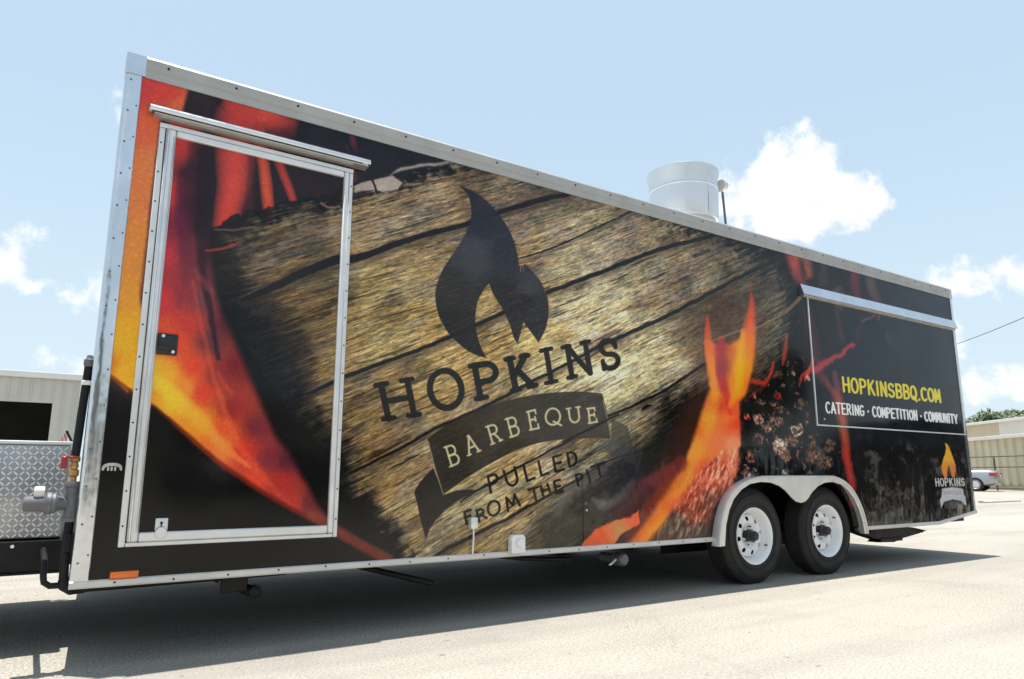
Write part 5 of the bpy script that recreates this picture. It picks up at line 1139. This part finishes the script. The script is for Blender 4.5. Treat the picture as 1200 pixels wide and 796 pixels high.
# ------------------------------------------------------------------ silver sedan seen past the trailer's tail
def car_paint(name, col, metal=0.6):
    n = NT(name); n.set(color=n.ramp(n.noise(3), [(0.3, tuple(c * 0.93 for c in col)), (0.7, col)]), metal=metal, rough=0.3, coat=0.6, coatr=0.08); return n.m
MT['silver'] = car_paint('silver_car_paint', (0.42, 0.43, 0.45)); MT['darkpaint'] = car_paint('unseen_dark_car_paint', (0.02, 0.022, 0.03), 0.2)
MT['glass'] = simple('tinted_glass', (0.02, 0.025, 0.03), 0.06); MT['lamp_red'] = simple('red_tail_lens', (0.55, 0.02, 0.025), 0.2)
def make_car(paint, label, tall=1.0):
    C_ = empty('parked_car'); tag(C_, label, 'car')
    # stations along x: rear (0) .. front (4.6); each (x, half width low, half width belt, z bottom, z belt)
    st = [(0.00, 0.70, 0.66, 0.42, 0.86), (0.06, 0.80, 0.76, 0.30, 0.96), (0.35, 0.87, 0.84, 0.24, 1.01), (0.80, 0.89, 0.87, 0.22, 1.00), (1.6, 0.90, 0.88, 0.22, 0.96), (2.8, 0.90, 0.88, 0.22, 0.93), (3.5, 0.89, 0.86, 0.24, 0.90), (4.2, 0.84, 0.78, 0.26, 0.80), (4.52, 0.72, 0.64, 0.30, 0.66), (4.60, 0.62, 0.58, 0.36, 0.56)]
    bm = bmesh.new(); rings = []
    for x, wl, wb, zb, zt in st:
        zt = zt if tall == 1 else zt + 0.12
        h = [(wl * .92, zb), (wl, zb + .10), (wl + .015, zb + (zt - zb) * .5), (wb + .01, zb + (zt - zb) * .78), (wb - .05, zt - .03), (wb * .75, zt), (0, zt + .015)]
        rings.append([bm.verts.new((x, y, z)) for y, z in h] + [bm.verts.new((x, -y, z)) for y, z in h[-2::-1]])
    for a_, b_ in zip(rings, rings[1:]):
        k = len(a_)
        for i in range(k): bm.faces.new((a_[i], a_[(i + 1) % k], b_[(i + 1) % k], b_[i]))
    bm.faces.new(rings[0]); bm.faces.new(rings[-1][::-1])
    body = link_bm('body', bm, paint, C_, True)
    sub = body.modifiers.new('sub', 'SUBSURF'); sub.levels = 1; sub.render_levels = 2
    zt = 1.42 * tall; zb = 0.95 if tall == 1 else 1.05
    cab = [(1.05, zb, .78), (1.55, zt - .06, .60), (1.85, zt, .60), (2.4, zt - .01, .60), (2.75, zt - .08, .60), (3.45, zb - .03, .76)] if tall == 1 else [(0.10, zb, .80), (0.35, zt - .04, .66), (1.6, zt, .66), (2.5, zt - .02, .66), (2.8, zt - .08, .66), (3.4, zb - .03, .78)]
    bm = bmesh.new(); up = [bm.verts.new((x, -wd, z)) for x, z, wd in cab]; um = [bm.verts.new((x, wd, z)) for x, z, wd in cab]
    for i in range(len(cab) - 1): bm.faces.new((up[i], up[i + 1], um[i + 1], um[i]))
    bm.faces.new(up[::-1]); bm.faces.new(um); bm.faces.new((up[0], um[0], um[-1], up[-1]))
    bmesh.ops.bevel(bm, geom=list(bm.edges), offset=0.03, segments=2, affect='EDGES')
    link_bm('greenhouse', bm, MT['glass'], C_, True)
    roof = [(cab[1][0] - .02, cab[1][1] + .008), (cab[2][0], cab[2][1] + .02), (cab[3][0], cab[3][1] + .02), (cab[4][0] + .02, cab[4][1] + .008)]
    bm = bmesh.new(); rw = cab[2][2] + .01
    bm_prism(bm, [(x, z) for x, z in roof] + [(x, z - .03) for x, z in roof[::-1]], -rw, rw, lambda p, q, t: (p, t, q)); link_bm('roof', bm, paint, C_, True)
    for sg in (-1, 1):
        for i, j_ in ((0, 1), (4, 5), (2, 2)):
            if i == j_: pts = [(cab[2][0] + .45, sg * (cab[2][2] + .012), cab[2][1]), (cab[2][0] + .45, sg * (.78 + .012), zb)]
            else: pts = [(cab[i][0], sg * (cab[i][2] + .004), cab[i][1]), (cab[j_][0], sg * (cab[j_][2] + .004), cab[j_][1])]
            tube('pillar', pts, 0.035, paint, C_, 8)
        # tail lamp wrapping the corner
        bm = bmesh.new(); bm_box(bm, -0.015, 0.26, sg * .62 - .22 * (1 if sg < 0 else -1) * 0 - .16, sg * .62 + .26 if sg > 0 else sg * .62 + .16, 0.72, 0.86)
        for v_ in bm.verts:
            if abs(v_.co.y) > .7: v_.co.y = sg * 0.872; v_.co.x += 0.02
            else: v_.co.y = sg * .45
        bmesh.ops.bevel(bm, geom=list(bm.edges), offset=0.02, segments=2, affect='EDGES')
        link_bm('tail_light', bm, MT['lamp_red'], C_, True)
    for x in (0.85, 3.70):
        for sg in (-1, 1):
            bm = bmesh.new(); rg = bm_lathe(bm, [(0.0, -.10), (0.20, -.10), (0.215, -.112), (0.30, -.11), (0.325, -.09), (0.325, .09), (0.30, .11), (0.0, .10)], (x, sg * 0.80, 0.325), 'y', 32)
            wh = link_bm('car_wheel', bm, MT['rubber'], C_, True)
            yy = 0.80 * sg + sg * 0.113
            bm = bmesh.new(); bm_lathe(bm, [(0.0, 0.0), (0.05, sg * .004), (0.19, sg * -.01), (0.21, sg * .006)], (x, yy, 0.325), 'y', 24); link_bm('wheel_cover', bm, MT['alu_frame'], wh, True)
    box('rear_bumper', -0.04, 0.20, -0.78, 0.78, 0.36, 0.60, paint, C_, 0.04, 3)
    box('number_plate', -0.055, -0.041, -0.16, 0.16, 0.66, 0.78, MT['white_plastic'], C_, 0.004)
    return C_
car = make_car(MT['silver'], 'silver sedan parked beyond the tail of the trailer')
cp = at_depth(1171, 557, 33.6)
car.location = (float(cp[0]), float(cp[1]), 0); hd = math.radians(104); car.rotation_euler.z = hd

# wheel stop on the ground near the car
MT['concrete'] = simple('pale_concrete', (0.42, 0.39, 0.34), 0.85, 0, 0.1, 4, 0.2, 60)
bm = bmesh.new(); bm_prism(bm, [(0, 0), (0, .03), (.03, .06), (.13, .06), (.16, .03), (.16, 0)], 0, 2.3, lambda p, q, t: (t, p, q))
wsb = link_bm('wheel_stop', bm, MT['concrete']); wsb.location = (21.9, 6.05, 0); tag(wsb, 'low concrete parking stop on the ground in front of the silver car', 'wheel stop')

# ------------------------------------------------------------------ trees beyond the hall
leafm = NT('leaf_green'); leafm.set(color=leafm.ramp(leafm.noise(0.6, 4), [(0.3, (0.035, 0.065, 0.022)), (0.7, (0.085, 0.125, 0.045))]), rough=0.6); MT['leaf'] = leafm.m
MT['bark'] = simple('bark', (0.12, 0.09, 0.065), 0.9, 0, 0.25, 6, 0.4, 30)
def make_tree(loc, h, r, seed, label, group, nleaf=2600, ls=0.34):
    rr = random.Random(seed); T = empty('leafy_tree', loc); tag(T, label, 'tree', group)
    bm = bmesh.new(); bm_tube(bm, [(0, 0, 0), (0.1, 0, h * .25), (-0.1, 0.1, h * .5), (0.1, 0, h * .8)], [h * .03, h * .024, h * .016, h * .006], 8)
    cl = []
    for k in range(11):
        a_ = rr.uniform(0, 2 * PI); q = rr.uniform(.25, .8) * r; z_ = h * rr.uniform(.45, .92); q *= math.sqrt(max(.1, 1 - ((z_ / h - .62) / .42) ** 2))
        cl.append((q * math.cos(a_), q * math.sin(a_), z_, r * rr.uniform(.28, .46)))
        bm_tube(bm, [(0, 0, h * .35), (q * .5 * math.cos(a_), q * .5 * math.sin(a_), h * .5), cl[-1][:3]], [h * .012, h * .008, h * .002], 5)
    link_bm('trunk', bm, MT['bark'], T, True)
    vs, fs = [], []
    for k in range(nleaf):
        cx, cy, cz, cr_ = cl[rr.randrange(len(cl))]
        u_ = Vector((rr.gauss(0, 1), rr.gauss(0, 1), rr.gauss(0, 1))).normalized() * cr_ * rr.uniform(.5, 1.08)
        p = Vector((cx, cy, cz)) + Vector((u_.x, u_.y, u_.z * .8)); s_ = ls * rr.uniform(.6, 1.3)
        e1 = Vector((rr.gauss(0, 1), rr.gauss(0, 1), rr.gauss(0, .6))).normalized(); e2 = e1.orthogonal().normalized()
        i0 = len(vs); vs += [p - e1 * s_, p + e2 * s_ * .5, p + e1 * s_, p - e2 * s_ * .5]; fs.append((i0, i0 + 1, i0 + 2, i0 + 3))
    me = bpy.data.meshes.new('crown'); me.from_pydata([tuple(v_) for v_ in vs], [], fs); me.materials.append(MT['leaf'])
    o = bpy.data.objects.new('crown', me); COL.objects.link(o); o.parent = T
for i, (px, dp, h, r, lab) in enumerate([(1152, 112, 9.6, 4.0, 'low round tree at the left end of the row beyond the hall'), (1168, 118, 10.6, 4.6, 'tree second from the left above the hall roof'), (1186, 114, 11.0, 4.6, 'tall tree second from the right above the hall roof'), (1203, 112, 11.3, 4.8, 'tallest tree at the right edge beyond the hall'), (1135, 120, 9.2, 4.0, 'tree beyond the hall half hidden by the trailer tail')]):
    q = at_depth(px, 557, dp); make_tree((q[0], q[1], 0), h, r, 20 + i, lab, 'trees beyond the hall', 3000, 0.36)

# ------------------------------------------------------------------ overhead wire on two poles
pa = at_depth(1040, 557, 60); pb_ = at_depth(1330, 557, 22)
za = float(at_depth(1040, 423, 60)[2]); zb_ = float(at_depth(1330, 318, 22)[2])
PL = empty('power_line', (float(pa[0]), float(pa[1]), 0)); tag(PL, 'thin overhead wire rising to the right above the silver car', 'power line')
ex, ey = float(pb_[0] - pa[0]), float(pb_[1] - pa[1])
tube('pole', [(0, 0, 0), (0, 0, za + .4)], 0.13, MT['bark'], PL, 10); tube('pole', [(ex, ey, 0), (ex, ey, zb_ + .4)], 0.13, MT['bark'], PL, 10)
tube('wire', [(ex * t, ey * t, za + (zb_ - za) * t - 1.0 * 4 * t * (1 - t) * .5) for t in [i / 24 for i in range(25)]], 0.016, MT['black'], PL, 6)

# ------------------------------------------------------------------ unseen near side of the lot, its cars added for reflections in the glossy wrap
WB = empty('unseen_low_warehouse', (-30, -34, 0)); tag(WB, 'unseen long pale warehouse across the lot, facing the printed side of the trailer', 'building')
box('wall', 0, 52, -10, 0, 0, 4.2, MT['tan_sheet'], WB); box('roof', -0.2, 52.2, -10.2, 0.3, 4.203, 4.4, MT['fascia'], WB)
for k in range(6): box('unseen_roller_door', 3 + k * 8.2, 7 + k * 8.2, 0.003, 0.05, 0, 3.3, MT['dark_inside'], WB)
for i, (x, y, h, r) in enumerate([(-16, -30, 9, 4), (34, -30, 8.5, 4), (48, -34, 10, 5)]): make_tree((x, y, 0), h, r, 60 + i, ['unseen broad tree at the left end of the low warehouse', 'unseen tree near the right end of the low warehouse', 'unseen farthest right tree past the low warehouse'][i], 'unseen trees by the low warehouse', 1500, .5)
MT['bluepaint'] = car_paint('unseen_blue_car_paint', (0.03, 0.10, 0.30), 0.3); MT['whitepaint'] = car_paint('unseen_white_car_paint', (0.7, 0.7, 0.7), 0.0)
for pm, lb, x, y, rz, tl in ((MT['bluepaint'], 'unseen blue car added for reflections, nearest to the low warehouse doors', 9.5, -11.5, 80, 1.0), (MT['darkpaint'], 'unseen black tall car added for reflections beside the blue car', 12.6, -11.0, 84, 1.25), (MT['whitepaint'], 'unseen white car added for reflections beside the black tall car', 16.0, -11.8, 78, 1.0), (MT['darkpaint'], 'unseen black low car added for reflections opposite the door end of the trailer', 2.5, -15.0, 15, 1.0)):
    k_ = make_car(pm, lb, tl); k_.location = (x, y, 0); k_.rotation_euler.z = math.radians(rz)
unseen_suv = make_car(MT['darkpaint'], 'unseen dark tall car added for reflections in the printed side of the trailer', 1.25); unseen_suv.location = (15.5, -3.4, 0); unseen_suv.rotation_euler.z = math.radians(200)
